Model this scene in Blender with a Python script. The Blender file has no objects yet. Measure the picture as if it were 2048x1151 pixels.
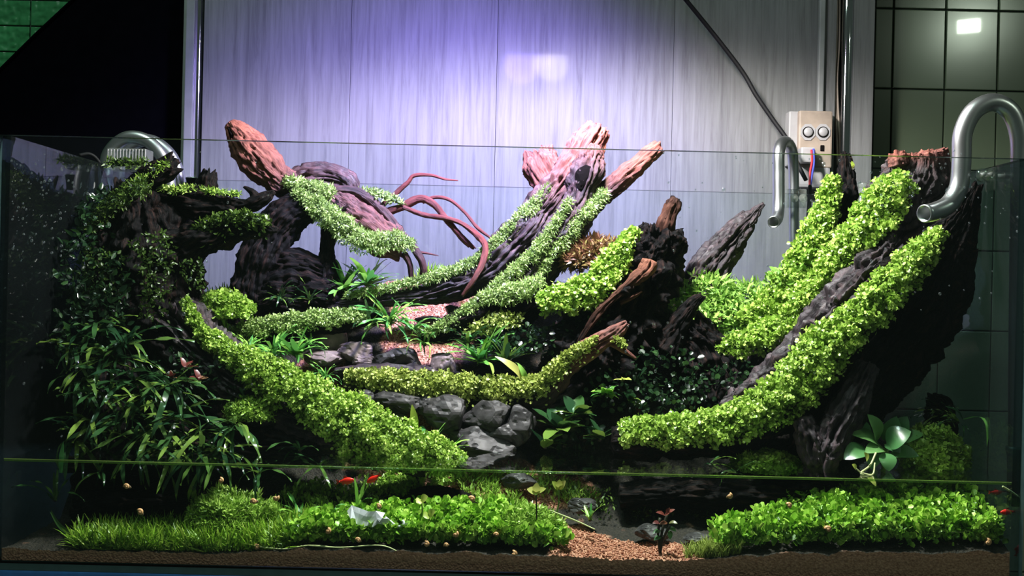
import bpy, math, random
import numpy as np
from mathutils import Vector, Matrix, noise

SC = bpy.context.scene
COL = SC.collection
RNG = np.random.default_rng(7)
random.seed(7)
rad = math.radians

# ------------------------------------------------------------------ camera, world, lamps, exposure
ROLL = rad(1.35); FPX = 2048.0; CAMY = -1.5; CAMZ = 0.42
cam_d = bpy.data.cameras.new('camera'); cam = bpy.data.objects.new('camera', cam_d); COL.objects.link(cam)
cam.location = (0, CAMY, CAMZ); cam.rotation_euler = (rad(90), -ROLL, 0)
cam_d.sensor_width = 36.0; cam_d.lens = 36.0; cam_d.clip_start = 0.02; cam_d.clip_end = 40
SC.camera = cam
SC.view_settings.view_transform = 'Standard'; SC.view_settings.look = 'None'
SC.view_settings.exposure = 0.95; SC.view_settings.gamma = 1.0
SC.view_settings.use_curve_mapping = False
SC.cycles.transparent_max_bounces = 24
SC.cycles.max_bounces = 8

world = bpy.data.worlds.new('room_dusk'); SC.world = world; world.use_nodes = True
world.node_tree.nodes['Background'].inputs[0].default_value = (0.55, 0.75, 0.62, 1)
world.node_tree.nodes['Background'].inputs[1].default_value = 0.035

def P(px, py, y):
    """photo pixel + real depth behind the front pane -> world point"""
    u = (px - 1024.0) / FPX; v = -(py - 575.5) / FPX
    c, s = math.cos(ROLL), math.sin(ROLL)
    d = y - CAMY
    return Vector(((u * c - v * s) * d, y, CAMZ + (u * s + v * c) * d))
def S(y): return (y - CAMY) / FPX

DOOR_Y = 0.90
LAMP_Y = 0.12
LAMP = P(1085, 100, 2 * DOOR_Y - LAMP_Y); LAMP.y = LAMP_Y
def spot(name, loc, target, energy, color, size, blend, radius):
    l = bpy.data.lights.new(name, 'SPOT'); o = bpy.data.objects.new(name, l); COL.objects.link(o)
    l.energy = energy; l.color = color; l.spot_size = size; l.spot_blend = blend; l.shadow_soft_size = radius; l.specular_factor = 0.02
    o.location = loc
    o.rotation_euler = (Vector(target) - Vector(loc)).to_track_quat('-Z', 'Y').to_euler()
    return o
spot('lamp_white_light', LAMP + Vector((0.03, 0.0, -0.045)), LAMP + Vector((0.05, 0.10, -1)), 60, (1.0, 0.97, 0.90), rad(158), 0.35, 0.05)
spot('lamp_violet_light', LAMP + Vector((-0.06, 0.02, -0.05)), P(900, 440, DOOR_Y), 82, (0.30, 0.22, 1.0), rad(98), 1.0, 0.06)
def area(name, loc, target, energy, color, sx, sy):
    l = bpy.data.lights.new(name, 'AREA'); o = bpy.data.objects.new(name, l); COL.objects.link(o)
    l.energy = energy; l.color = color; l.shape = 'RECTANGLE'; l.size = sx; l.size_y = sy; o.location = loc
    o.rotation_euler = (Vector(target) - Vector(loc)).to_track_quat('-Z', 'Y').to_euler()
area('room_light', (2.2, -1.5, 1.75), (0.9, 1.0, 0.9), 2.2, (0.85, 1.0, 0.80), 0.10, 0.06)
area('room_fill_light', (-0.6, -0.5, 2.5), (0.0, 1.0, 1.1), 11.0, (0.72, 1.0, 0.85), 0.5, 0.3)  # added fill lamp, unseen, brightens the door top and the tiles

# ------------------------------------------------------------------ helpers
_PERM = np.random.default_rng(3).permutation(256); _PERM = np.concatenate([_PERM, _PERM])
_GR = np.random.default_rng(4).normal(0, 1, (256, 3)); _GR /= np.linalg.norm(_GR, axis=1)[:, None]
def pn(p):
    """gradient noise of points (n,3), about -1..1"""
    p = np.asarray(p, float); i = np.floor(p).astype(int); f = p - i; u = f * f * f * (f * (f * 6 - 15) + 10); i &= 255
    out = np.zeros(len(p))
    for dx in (0, 1):
        for dy in (0, 1):
            for dz in (0, 1):
                h = _PERM[_PERM[_PERM[(i[:, 0] + dx) & 255] + ((i[:, 1] + dy) & 255)] + ((i[:, 2] + dz) & 255)]
                g = _GR[h]; d = f - np.array([dx, dy, dz])
                w = (u[:, 0] if dx else 1 - u[:, 0]) * (u[:, 1] if dy else 1 - u[:, 1]) * (u[:, 2] if dz else 1 - u[:, 2])
                out += w * (g * d).sum(1)
    return out * 1.5
def tag(o, label=None, cat=None, group=None, kind=None):
    if label: o['label'] = label
    if cat: o['category'] = cat
    if group: o['group'] = group
    if kind: o['kind'] = kind
    return o
def empty(name, loc, label=None, cat=None, group=None):
    o = bpy.data.objects.new(name, None); COL.objects.link(o); o.location = loc
    o.empty_display_size = 0.02
    return tag(o, label, cat, group)
def link(name, me, mat=None, parent=None, rel=True):
    """rel: mesh is in world coordinates and is shifted to the parent's origin"""
    if mat is not None and not me.materials: me.materials.append(mat)
    o = bpy.data.objects.new(name, me); COL.objects.link(o)
    if parent is not None:
        o.parent = parent
        if rel: me.transform(Matrix.Translation(-Vector(parent.location)))
    return o
def mesh(name, V, F, smooth=True, attrs=None):
    me = bpy.data.meshes.new(name)
    V = np.asarray(V, dtype=np.float32)
    if isinstance(F, np.ndarray) and F.ndim == 2:
        n, k = F.shape
        me.vertices.add(len(V)); me.vertices.foreach_set('co', V.ravel())
        me.loops.add(n * k); me.loops.foreach_set('vertex_index', F.ravel().astype(np.int32))
        me.polygons.add(n); me.polygons.foreach_set('loop_start', (np.arange(n) * k).astype(np.int32))
        me.polygons.foreach_set('loop_total', np.full(n, k, np.int32))
        me.update(calc_edges=True)
    else:
        me.from_pydata([tuple(v) for v in V], [], [tuple(f) for f in F]); me.update()
    if smooth: me.polygons.foreach_set('use_smooth', np.ones(len(me.polygons), bool))
    for k, a in (attrs or {}).items():
        a = np.asarray(a, np.float32)
        if a.ndim == 1:
            me.attributes.new(k, 'FLOAT', 'POINT').data.foreach_set('value', a)
        else:
            me.attributes.new(k, 'FLOAT_VECTOR', 'POINT').data.foreach_set('vector', a.ravel())
    return me
def box_mesh(name, lo, hi, bevel=0.0):
    x0, y0, z0 = lo; x1, y1, z1 = hi
    if bevel <= 0:
        V = [(x, y, z) for x in (x0, x1) for y in (y0, y1) for z in (z0, z1)]
        F = [(0, 1, 3, 2), (4, 6, 7, 5), (0, 4, 5, 1), (2, 3, 7, 6), (0, 2, 6, 4), (1, 5, 7, 3)]
        return mesh(name, V, F, smooth=False)
    import bmesh
    bm = bmesh.new(); bmesh.ops.create_cube(bm, size=1)
    for v in bm.verts:
        v.co = Vector((x0 + (v.co.x + .5) * (x1 - x0), y0 + (v.co.y + .5) * (y1 - y0), z0 + (v.co.z + .5) * (z1 - z0)))
    bmesh.ops.bevel(bm, geom=bm.edges[:], offset=bevel, segments=2, affect='EDGES', profile=0.6)
    me = bpy.data.meshes.new(name); bm.to_mesh(me); bm.free()
    return me
def catmull(pts, n):
    """pts (k,d) -> (n,d) smooth samples, evenly by chord length"""
    pts = np.asarray(pts, float)
    if len(pts) == 2: pts = np.vstack([pts[0], (pts[0] + pts[1]) / 2, pts[1]])
    ext = np.vstack([2 * pts[0] - pts[1], pts, 2 * pts[-1] - pts[-2]])
    seg = np.linalg.norm(np.diff(pts[:, :3], axis=0), axis=1); cum = np.concatenate([[0], np.cumsum(seg)])
    out = []
    for t in np.linspace(0, cum[-1], n):
        i = min(max(np.searchsorted(cum, t, 'right') - 1, 0), len(seg) - 1)
        u = (t - cum[i]) / max(seg[i], 1e-9)
        p0, p1, p2, p3 = ext[i], ext[i + 1], ext[i + 2], ext[i + 3]
        out.append(0.5 * (2 * p1 + (p2 - p0) * u + (2 * p0 - 5 * p1 + 4 * p2 - p3) * u * u + (3 * p1 - p0 - 3 * p2 + p3) * u ** 3))
    out = np.array(out)
    if out.shape[1] > 3: out[:, 3:] = np.clip(out[:, 3:], pts[:, 3:].min(0), pts[:, 3:].max(0))
    return out
def frames(C):
    T = np.gradient(C, axis=0); T /= np.linalg.norm(T, axis=1)[:, None] + 1e-12
    up = np.array([0, 0, 1.0])
    if abs(T[0] @ up) > 0.9: up = np.array([0, -1.0, 0])
    U = np.zeros_like(T); W = np.zeros_like(T)
    u = up - T[0] * (up @ T[0])
    for i in range(len(T)):
        u = u - T[i] * (u @ T[i]); u /= np.linalg.norm(u) + 1e-12
        U[i] = u; W[i] = np.cross(T[i], u)
    return T, U, W
def path3(ctrl):
    """(px,py,y,rpx[,dry]) -> (x,y,z,r,dry)"""
    out = []
    for c in ctrl:
        p = P(c[0], c[1], c[2]); out.append((p.x, p.y, p.z, c[3] * S(c[2]), c[4] if len(c) > 4 else 0.0))
    return np.array(out)
def tube_mesh(name, C, R, k=12, caps=True, hollow=0.0):
    C = np.asarray(C, float); n = len(C); R = np.broadcast_to(np.asarray(R, float), (n,))
    T, U, W = frames(C)
    th = np.linspace(0, 2 * np.pi, k, endpoint=False)
    rings = C[:, None] + R[:, None, None] * (np.cos(th)[None, :, None] * U[:, None] + np.sin(th)[None, :, None] * W[:, None])
    V = rings.reshape(-1, 3); F = []
    for i in range(n - 1):
        for j in range(k):
            F.append((i * k + j, i * k + (j + 1) % k, (i + 1) * k + (j + 1) % k, (i + 1) * k + j))
    V = list(map(tuple, V))
    if hollow > 0:      # open far end: wall thickness and a bore
        m = len(V); c, t, r = C[-1], T[-1], R[-1] * (1 - hollow)
        for d in (0.0, -3.0 * R[-1]):
            for a in th: V.append(tuple(c + t * d + r * (math.cos(a) * U[-1] + math.sin(a) * W[-1])))
        for j in range(k):
            j2 = (j + 1) % k
            F.append(((n - 1) * k + j, (n - 1) * k + j2, m + j2, m + j)); F.append((m + j, m + j2, m + k + j2, m + k + j))
        F.append(tuple(m + k + j for j in range(k)))
        F.append(tuple(range(k))[::-1])
    elif caps:
        F.append(tuple(range(k))[::-1]); F.append(tuple((n - 1) * k + j for j in range(k)))
    return mesh(name, V, F)
def pxtube(name, ctrl, mat, parent=None, n=None, k=12, hollow=0.0):
    a = catmull(path3(ctrl), n or len(ctrl) * 8)
    return link(name, tube_mesh(name, a[:, :3], a[:, 3], k, True, hollow), mat, parent)
def lathe_mesh(name, prof, k=20, origin=(0, 0, 0)):
    V = []; F = []
    for r, z in prof:
        for j in range(k):
            a = 2 * math.pi * j / k; V.append((origin[0] + r * math.cos(a), origin[1] + r * math.sin(a), origin[2] + z))
    for i in range(len(prof) - 1):
        for j in range(k): F.append((i * k + j, i * k + (j + 1) % k, (i + 1) * k + (j + 1) % k, (i + 1) * k + j))
    F.append(tuple(range(k))[::-1]); F.append(tuple((len(prof) - 1) * k + j for j in range(k)))
    return mesh(name, V, F)

# ------------------------------------------------------------------ materials
def new_mat(name):
    m = bpy.data.materials.new(name); m.use_nodes = True
    nt = m.node_tree; nt.nodes.clear()
    out = nt.nodes.new('ShaderNodeOutputMaterial')
    return m, nt, out
def N(nt, t, **kw):
    n = nt.nodes.new(t)
    for k, v in kw.items(): setattr(n, k, v)
    return n
def ramp(nt, stops):
    r = N(nt, 'ShaderNodeValToRGB')
    while len(r.color_ramp.elements) < len(stops): r.color_ramp.elements.new(0.5)
    for e, (p, c) in zip(r.color_ramp.elements, stops): e.position = p; e.color = (*c, 1)
    return r
def principled(nt, rough=0.5, metal=0.0, spec=0.5, coat=0.0):
    b = N(nt, 'ShaderNodeBsdfPrincipled')
    b.inputs['Roughness'].default_value = rough; b.inputs['Metallic'].default_value = metal
    b.inputs['Specular IOR Level'].default_value = spec; b.inputs['Coat Weight'].default_value = coat
    return b
def plain(name, c, rough=0.5, metal=0.0, spec=0.5, coat=0.0, noise_scale=40.0, var=0.15, bump=0.0, emit=None):
    m, nt, out = new_mat(name); b = principled(nt, rough, metal, spec, coat)
    tc = N(nt, 'ShaderNodeTexCoord'); no = N(nt, 'ShaderNodeTexNoise'); no.inputs['Scale'].default_value = noise_scale
    no.inputs['Detail'].default_value = 4
    nt.links.new(tc.outputs['Object'], no.inputs['Vector'])
    r = ramp(nt, [(0.3, [x * (1 - var) for x in c]), (0.7, [min(1, x * (1 + var)) for x in c])])
    nt.links.new(no.outputs['Fac'], r.inputs['Fac']); nt.links.new(r.outputs['Color'], b.inputs['Base Color'])
    if bump:
        bp = N(nt, 'ShaderNodeBump'); bp.inputs['Strength'].default_value = bump; bp.inputs['Distance'].default_value = 0.002
        nt.links.new(no.outputs['Fac'], bp.inputs['Height']); nt.links.new(bp.outputs['Normal'], b.inputs['Normal'])
    if emit:
        b.inputs['Emission Color'].default_value = (*emit[0], 1); b.inputs['Emission Strength'].default_value = emit[1]
    nt.links.new(b.outputs[0], out.inputs[0]); return m
def clear_mat(name, f0=0.04, tint=(1, 1, 1), haze=0.0, rough=0.0, bump=0.0, haze_col=(0.5, 0.6, 0.65)):
    """clear thin surface: straight transmission + mirror by Schlick, a little diffuse film"""
    m, nt, out = new_mat(name)
    lw = N(nt, 'ShaderNodeLayerWeight'); lw.inputs['Blend'].default_value = 0.5
    pw = N(nt, 'ShaderNodeMath', operation='POWER'); pw.inputs[1].default_value = 5
    ma = N(nt, 'ShaderNodeMath', operation='MULTIPLY_ADD'); ma.inputs[1].default_value = 1 - f0; ma.inputs[2].default_value = f0
    nt.links.new(lw.outputs['Facing'], pw.inputs[0]); nt.links.new(pw.outputs[0], ma.inputs[0])
    tr = N(nt, 'ShaderNodeBsdfTransparent'); tr.inputs[0].default_value = (*tint, 1)
    gl = N(nt, 'ShaderNodeBsdfGlossy'); gl.inputs['Roughness'].default_value = rough
    mx = N(nt, 'ShaderNodeMixShader')
    nt.links.new(ma.outputs[0], mx.inputs[0]); nt.links.new(gl.outputs[0], mx.inputs[2])
    if bump:
        tc = N(nt, 'ShaderNodeTexCoord'); no = N(nt, 'ShaderNodeTexNoise'); no.inputs['Scale'].default_value = 28
        nt.links.new(tc.outputs['Object'], no.inputs['Vector'])
        bp = N(nt, 'ShaderNodeBump'); bp.inputs['Strength'].default_value = bump; bp.inputs['Distance'].default_value = 0.002
        nt.links.new(no.outputs['Fac'], bp.inputs['Height']); nt.links.new(bp.outputs['Normal'], gl.inputs['Normal'])
    if haze:
        df = N(nt, 'ShaderNodeBsdfDiffuse'); df.inputs[0].default_value = (*haze_col, 1)
        tc = N(nt, 'ShaderNodeTexCoord'); no = N(nt, 'ShaderNodeTexNoise'); no.inputs['Scale'].default_value = 5
        no.inputs['Detail'].default_value = 8
        nt.links.new(tc.outputs['Object'], no.inputs['Vector'])
        mp = N(nt, 'ShaderNodeMapRange'); mp.inputs['From Min'].default_value = 0.3; mp.inputs['From Max'].default_value = 0.75
        mp.inputs['To Min'].default_value = haze * 0.4; mp.inputs['To Max'].default_value = haze * 1.4
        nt.links.new(no.outputs['Fac'], mp.inputs['Value'])
        m2 = N(nt, 'ShaderNodeMixShader'); nt.links.new(mp.outputs[0], m2.inputs[0])
        nt.links.new(tr.outputs[0], m2.inputs[1]); nt.links.new(df.outputs[0], m2.inputs[2]); nt.links.new(m2.outputs[0], mx.inputs[1])
    else:
        nt.links.new(tr.outputs[0], mx.inputs[1])
    nt.links.new(mx.outputs[0], out.inputs[0]); return m
def leaf_mat(name, c0, c1, c2, rough=0.4, trans=0.25, per_object=False, coat=0.0):
    m, nt, out = new_mat(name); b = principled(nt, rough, coat=coat)
    if per_object:
        oi = N(nt, 'ShaderNodeObjectInfo'); src = oi.outputs['Random']
    else:
        at = N(nt, 'ShaderNodeAttribute', attribute_name='tint'); src = at.outputs['Fac']
    r = ramp(nt, [(0.0, c0), (0.5, c1), (1.0, c2)]); nt.links.new(src, r.inputs['Fac'])
    nt.links.new(r.outputs['Color'], b.inputs['Base Color'])
    t = N(nt, 'ShaderNodeBsdfTranslucent'); nt.links.new(r.outputs['Color'], t.inputs['Color'])
    mx = N(nt, 'ShaderNodeMixShader'); mx.inputs[0].default_value = trans
    nt.links.new(b.outputs[0], mx.inputs[1]); nt.links.new(t.outputs[0], mx.inputs[2]); nt.links.new(mx.outputs[0], out.inputs[0])
    return m
def wood_mat(name, wet0, wet1, dry0, dry1, wet_rough=0.28, spec=.35):
    m, nt, out = new_mat(name); b = principled(nt, spec=spec)
    uv = N(nt, 'ShaderNodeAttribute', attribute_name='barkuv'); dr = N(nt, 'ShaderNodeAttribute', attribute_name='dry')
    no = N(nt, 'ShaderNodeTexNoise'); no.inputs['Scale'].default_value = 7.0; no.inputs['Detail'].default_value = 11
    no.inputs['Roughness'].default_value = 0.65
    nt.links.new(uv.outputs['Vector'], no.inputs['Vector'])
    rw = ramp(nt, [(0.35, wet0), (0.7, wet1)]); rd = ramp(nt, [(0.3, dry0), (0.65, dry1)])
    nt.links.new(no.outputs['Fac'], rw.inputs['Fac']); nt.links.new(no.outputs['Fac'], rd.inputs['Fac'])
    ad = N(nt, 'ShaderNodeMath', operation='MULTIPLY_ADD'); ad.inputs[1].default_value = 0.5; ad.inputs[2].default_value = -0.25
    nt.links.new(no.outputs['Fac'], ad.inputs[0])
    sm = N(nt, 'ShaderNodeMath', operation='ADD', use_clamp=True)
    nt.links.new(ad.outputs[0], sm.inputs[0]); nt.links.new(dr.outputs['Fac'], sm.inputs[1])
    mx = N(nt, 'ShaderNodeMixRGB'); nt.links.new(sm.outputs[0], mx.inputs[0])
    nt.links.new(rw.outputs['Color'], mx.inputs[1]); nt.links.new(rd.outputs['Color'], mx.inputs[2])
    nt.links.new(mx.outputs[0], b.inputs['Base Color'])
    mr = N(nt, 'ShaderNodeMapRange'); mr.inputs['To Min'].default_value = wet_rough; mr.inputs['To Max'].default_value = 0.75
    nt.links.new(sm.outputs[0], mr.inputs['Value']); nt.links.new(mr.outputs[0], b.inputs['Roughness'])
    bp = N(nt, 'ShaderNodeBump'); bp.inputs['Strength'].default_value = 1.0; bp.inputs['Distance'].default_value = 0.005
    nt.links.new(no.outputs['Fac'], bp.inputs['Height']); nt.links.new(bp.outputs['Normal'], b.inputs['Normal'])
    nt.links.new(b.outputs[0], out.inputs[0]); return m

M = {}
M['wood'] = wood_mat('wet_driftwood', (0.009, 0.007, 0.009), (0.065, 0.047, 0.058), (0.10, 0.026, 0.02), (0.34, 0.115, 0.08), 0.46)
M['black_wood'] = wood_mat('black_wet_wood', (0.0015, 0.0015, 0.0018), (0.007, 0.006, 0.007), (0.08, 0.03, 0.022), (0.28, 0.12, 0.08), 0.5, .06)
M['red_wood'] = wood_mat('red_root', (0.03, 0.010, 0.010), (0.10, 0.03, 0.03), (0.07, 0.013, 0.012), (0.20, 0.042, 0.036), 0.42)
M['moss_round'] = leaf_mat('moss_round_leaf', (0.055, 0.11, 0.014), (0.28, 0.47, 0.06), (0.60, 0.77, 0.19))
M['moss_feather'] = leaf_mat('moss_feathery', (0.07, 0.12, 0.03), (0.28, 0.42, 0.11), (0.56, 0.70, 0.25))
M['moss_yellow'] = leaf_mat('moss_yellow_green', (0.08, 0.11, 0.02), (0.34, 0.43, 0.09), (0.62, 0.68, 0.20))
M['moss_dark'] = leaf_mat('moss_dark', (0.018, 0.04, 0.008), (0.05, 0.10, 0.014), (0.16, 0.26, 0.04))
M['moss_brown'] = leaf_mat('moss_brown', (0.10, 0.03, 0.02), (0.22, 0.10, 0.05), (0.34, 0.32, 0.08))
M['carpet'] = leaf_mat('carpet_leaf', (0.03, 0.10, 0.01), (0.24, 0.50, 0.035), (0.58, 0.80, 0.14))
M['grass'] = leaf_mat('grass_blade', (0.05, 0.13, 0.01), (0.24, 0.44, 0.03), (0.56, 0.70, 0.12))
M['bush'] = leaf_mat('bush_leaf', (0.10, 0.26, 0.04), (0.28, 0.50, 0.09), (0.54, 0.74, 0.18))
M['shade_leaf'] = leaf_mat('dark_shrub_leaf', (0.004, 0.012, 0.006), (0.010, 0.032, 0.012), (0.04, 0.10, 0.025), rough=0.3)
M['fern'] = leaf_mat('fern_leaf', (0.012, 0.045, 0.02), (0.04, 0.11, 0.03), (0.17, 0.28, 0.045), 0.2, 0.2, True, 0.5)
M['fern_bright'] = leaf_mat('fern_leaf_bright', (0.06, 0.24, 0.06), (0.16, 0.42, 0.08), (0.36, 0.62, 0.10), 0.35, 0.25, True)
M['anubias'] = leaf_mat('broad_leaf', (0.05, 0.16, 0.05), (0.09, 0.25, 0.08), (0.17, 0.36, 0.10), 0.30, 0.12, True, 0.6)
M['yellow_leaf'] = leaf_mat('clover_leaf', (0.30, 0.42, 0.05), (0.40, 0.48, 0.08), (0.62, 0.58, 0.18), 0.4, 0.35, True)
M['red_leaf'] = leaf_mat('red_leaf', (0.10, 0.02, 0.02), (0.22, 0.05, 0.04), (0.14, 0.16, 0.06), 0.35, 0.2, True)
M['stem'] = plain('plant_stem', (0.16, 0.26, 0.06), 0.5)
M['dark_stem'] = plain('dark_stem', (0.035, 0.03, 0.02), 0.5)
M['pale_stem'] = plain('pale_runner', (0.55, 0.6, 0.28), 0.5)
M['steel'] = plain('stainless_steel', (0.55, 0.56, 0.57), 0.33, 1.0, var=0.1, noise_scale=12)
M['chrome'] = plain('chrome', (0.62, 0.63, 0.66), 0.08, 1.0, var=0.03)
M['black_rubber'] = plain('black_rubber', (0.006, 0.006, 0.007), 0.6, spec=.15)
M['black_panel'] = plain('black_board', (0.002, 0.002, 0.003), 0.9, spec=0.0)
M['beige'] = plain('aged_beige_plastic', (0.27, 0.215, 0.175), 0.55, noise_scale=25, var=0.25)
M['white_plastic'] = plain('white_plastic', (0.30, 0.29, 0.30), 0.4, var=0.08)
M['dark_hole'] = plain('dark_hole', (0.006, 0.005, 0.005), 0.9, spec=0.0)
M['red_wire'] = plain('red_wire', (0.5, 0.02, 0.03), 0.4)
M['blue_wire'] = plain('blue_wire', (0.05, 0.06, 0.4), 0.4)
M['green_pvc'] = plain('green_pvc', (0.02, 0.06, 0.04), 0.4)
M['fish'] = plain('fish_red', (0.80, 0.018, 0.008), 0.35, var=0.2, noise_scale=150)
M['fish_fin'] = plain('fish_fin', (0.45, 0.03, 0.015), 0.4)
M['fish_eye'] = plain('fish_eye', (0.01, 0.01, 0.01), 0.15)
M['shell'] = plain('snail_shell', (0.72, 0.38, 0.18), 0.35, var=0.3, noise_scale=180)
M['snail_foot'] = plain('snail_foot', (0.30, 0.20, 0.12), 0.5)
M['film'] = plain('white_plastic_film', (0.72, 0.72, 0.80), 0.35, var=0.08)
M['blue_mat'] = plain('blue_foam', (0.02, 0.12, 0.36), 0.7, noise_scale=60, bump=0.3)
M['table'] = plain('white_table', (0.55, 0.6, 0.62), 0.5)
M['glass'] = clear_mat('pane_glass', 0.03, (0.955, 0.985, 0.98), 0.008)
M['glass_side'] = clear_mat('side_pane_glass', 0.05, (0.42, 0.52, 0.54), 0.006)  # dark tint puts the shade beyond the side panes into the glass
M['glass_edge'] = plain('glass_edge', (0.05, 0.09, 0.09), 0.25)
M['acrylic'] = clear_mat('clear_acrylic', 0.08, (0.86, 0.90, 0.88), 0.16, haze_col=(0.6, 0.62, 0.56))
M['water_top'] = clear_mat('water_surface', 0.03, (0.90, 0.97, 0.92), 0.0, 0.01, bump=0.25)
M['water_side'] = clear_mat('water_side', 0.0, (0.95, 0.985, 0.95), 0.0)
M['meniscus'] = clear_mat('water_meniscus', 0.10, (0.62, 0.80, 0.45), 0.16, haze_col=(0.30, 0.48, 0.10))
M['droplet'] = clear_mat('water_droplet', 0.10, (0.85, 0.9, 0.9), 0.10, haze_col=(0.8, 0.85, 0.9))
M['lamp_panel'] = plain('led_panel', (0.6, 0.5, 0.9), 0.4, emit=((0.70, 0.56, 1.0), 46.0))
M['led_warm'] = plain('warm_led', (0.9, 0.8, 0.5), 0.4, emit=((1.0, 0.75, 0.28), 260.0))
M['lamp_body'] = plain('lamp_housing', (0.03, 0.03, 0.035), 0.4)

def door_mat():
    m, nt, out = new_mat('grey_woodgrain_laminate'); b = principled(nt, 0.6, spec=0.04, coat=0.016)
    b.inputs['Coat Roughness'].default_value = 0.07
    tc = N(nt, 'ShaderNodeTexCoord'); mp = N(nt, 'ShaderNodeMapping'); mp.inputs['Scale'].default_value = (46, 1, 2.2)
    nt.links.new(tc.outputs['Object'], mp.inputs['Vector'])
    a = N(nt, 'ShaderNodeTexNoise'); a.inputs['Scale'].default_value = 2.2; a.inputs['Detail'].default_value = 8; a.inputs['Roughness'].default_value = 0.7
    a.inputs['Distortion'].default_value = 0.6
    nt.links.new(mp.outputs[0], a.inputs['Vector'])
    mp2 = N(nt, 'ShaderNodeMapping'); mp2.inputs['Scale'].default_value = (9, 1, 0.5)
    nt.links.new(tc.outputs['Object'], mp2.inputs['Vector'])
    w = N(nt, 'ShaderNodeTexNoise'); w.inputs['Scale'].default_value = 1.0; w.inputs['Detail'].default_value = 2; w.inputs['Distortion'].default_value = 1.0
    nt.links.new(mp2.outputs[0], w.inputs['Vector'])
    sc = N(nt, 'ShaderNodeMath', operation='MULTIPLY'); sc.inputs[1].default_value = 42
    sn = N(nt, 'ShaderNodeMath', operation='SINE'); nt.links.new(w.outputs['Fac'], sc.inputs[0]); nt.links.new(sc.outputs[0], sn.inputs[0])
    ma = N(nt, 'ShaderNodeMath', operation='MULTIPLY_ADD'); ma.inputs[1].default_value = 0.055
    nt.links.new(sn.outputs[0], ma.inputs[0]); nt.links.new(a.outputs['Fac'], ma.inputs[2])
    r = ramp(nt, [(0.28, (0.105, 0.105, 0.107)), (0.5, (0.15, 0.15, 0.153)), (0.75, (0.185, 0.185, 0.19))])
    nt.links.new(ma.outputs[0], r.inputs['Fac']); nt.links.new(r.outputs['Color'], b.inputs['Base Color'])
    bp = N(nt, 'ShaderNodeBump'); bp.inputs['Strength'].default_value = 0.08; bp.inputs['Distance'].default_value = 0.004
    nt.links.new(w.outputs['Fac'], bp.inputs['Height']); nt.links.new(bp.outputs['Normal'], b.inputs['Coat Normal'])
    nt.links.new(b.outputs[0], out.inputs[0]); return m
M['door'] = door_mat()
M['trim'] = plain('grey_trim', (0.22, 0.225, 0.23), 0.4, noise_scale=15)
def tile_mat(name, c, rough, emb):
    m, nt, out = new_mat(name); b = principled(nt, rough, coat=0.3)
    oi = N(nt, 'ShaderNodeObjectInfo'); r = ramp(nt, [(0, [x * .8 for x in c]), (1, [x * 1.15 for x in c])])
    nt.links.new(oi.outputs['Random'], r.inputs['Fac']); nt.links.new(r.outputs['Color'], b.inputs['Base Color'])
    tc = N(nt, 'ShaderNodeTexCoord'); no = N(nt, 'ShaderNodeTexNoise'); no.inputs['Scale'].default_value = 18 if emb else 7
    nt.links.new(tc.outputs['Object'], no.inputs['Vector'])
    src = no.outputs['Fac']
    if emb:
        mu = N(nt, 'ShaderNodeMath', operation='MULTIPLY'); mu.inputs[1].default_value = 16; nt.links.new(src, mu.inputs[0])
        si = N(nt, 'ShaderNodeMath', operation='SINE'); nt.links.new(mu.outputs[0], si.inputs[0]); src = si.outputs[0]
    bp = N(nt, 'ShaderNodeBump'); bp.inputs['Strength'].default_value = 0.7 if emb else 0.05; bp.inputs['Distance'].default_value = 0.003
    nt.links.new(src, bp.inputs['Height']); nt.links.new(bp.outputs['Normal'], b.inputs['Normal'])
    nt.links.new(b.outputs[0], out.inputs[0]); return m
M['tile'] = tile_mat('green_glazed_tile', (0.085, 0.11, 0.07), 0.18, False)
M['tile_emb'] = tile_mat('green_embossed_tile', (0.03, 0.20, 0.07), 0.4, True)
M['grout'] = plain('dark_grout', (0.03, 0.045, 0.035), 0.9)
M['floor'] = plain('dark_floor', (0.05, 0.05, 0.05), 0.6)

def stone_mat(name, c0, c1, rough):
    m, nt, out = new_mat(name); b = principled(nt, rough, spec=.3)
    tc = N(nt, 'ShaderNodeTexCoord'); no = N(nt, 'ShaderNodeTexNoise'); no.inputs['Scale'].default_value = 30; no.inputs['Detail'].default_value = 10
    nt.links.new(tc.outputs['Object'], no.inputs['Vector'])
    r = ramp(nt, [(0.35, c0), (0.68, c1)]); nt.links.new(no.outputs['Fac'], r.inputs['Fac']); nt.links.new(r.outputs['Color'], b.inputs['Base Color'])
    bp = N(nt, 'ShaderNodeBump'); bp.inputs['Strength'].default_value = 0.6; bp.inputs['Distance'].default_value = 0.003
    nt.links.new(no.outputs['Fac'], bp.inputs['Height']); nt.links.new(bp.outputs['Normal'], b.inputs['Normal'])
    nt.links.new(b.outputs[0], out.inputs[0]); return m
M['stone'] = stone_mat('dark_wet_stone', (0.012, 0.011, 0.012), (0.07, 0.066, 0.068), 0.5)
M['stone_pale'] = stone_mat('pale_dry_stone', (0.10, 0.075, 0.075), (0.26, 0.20, 0.20), 0.65)
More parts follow.
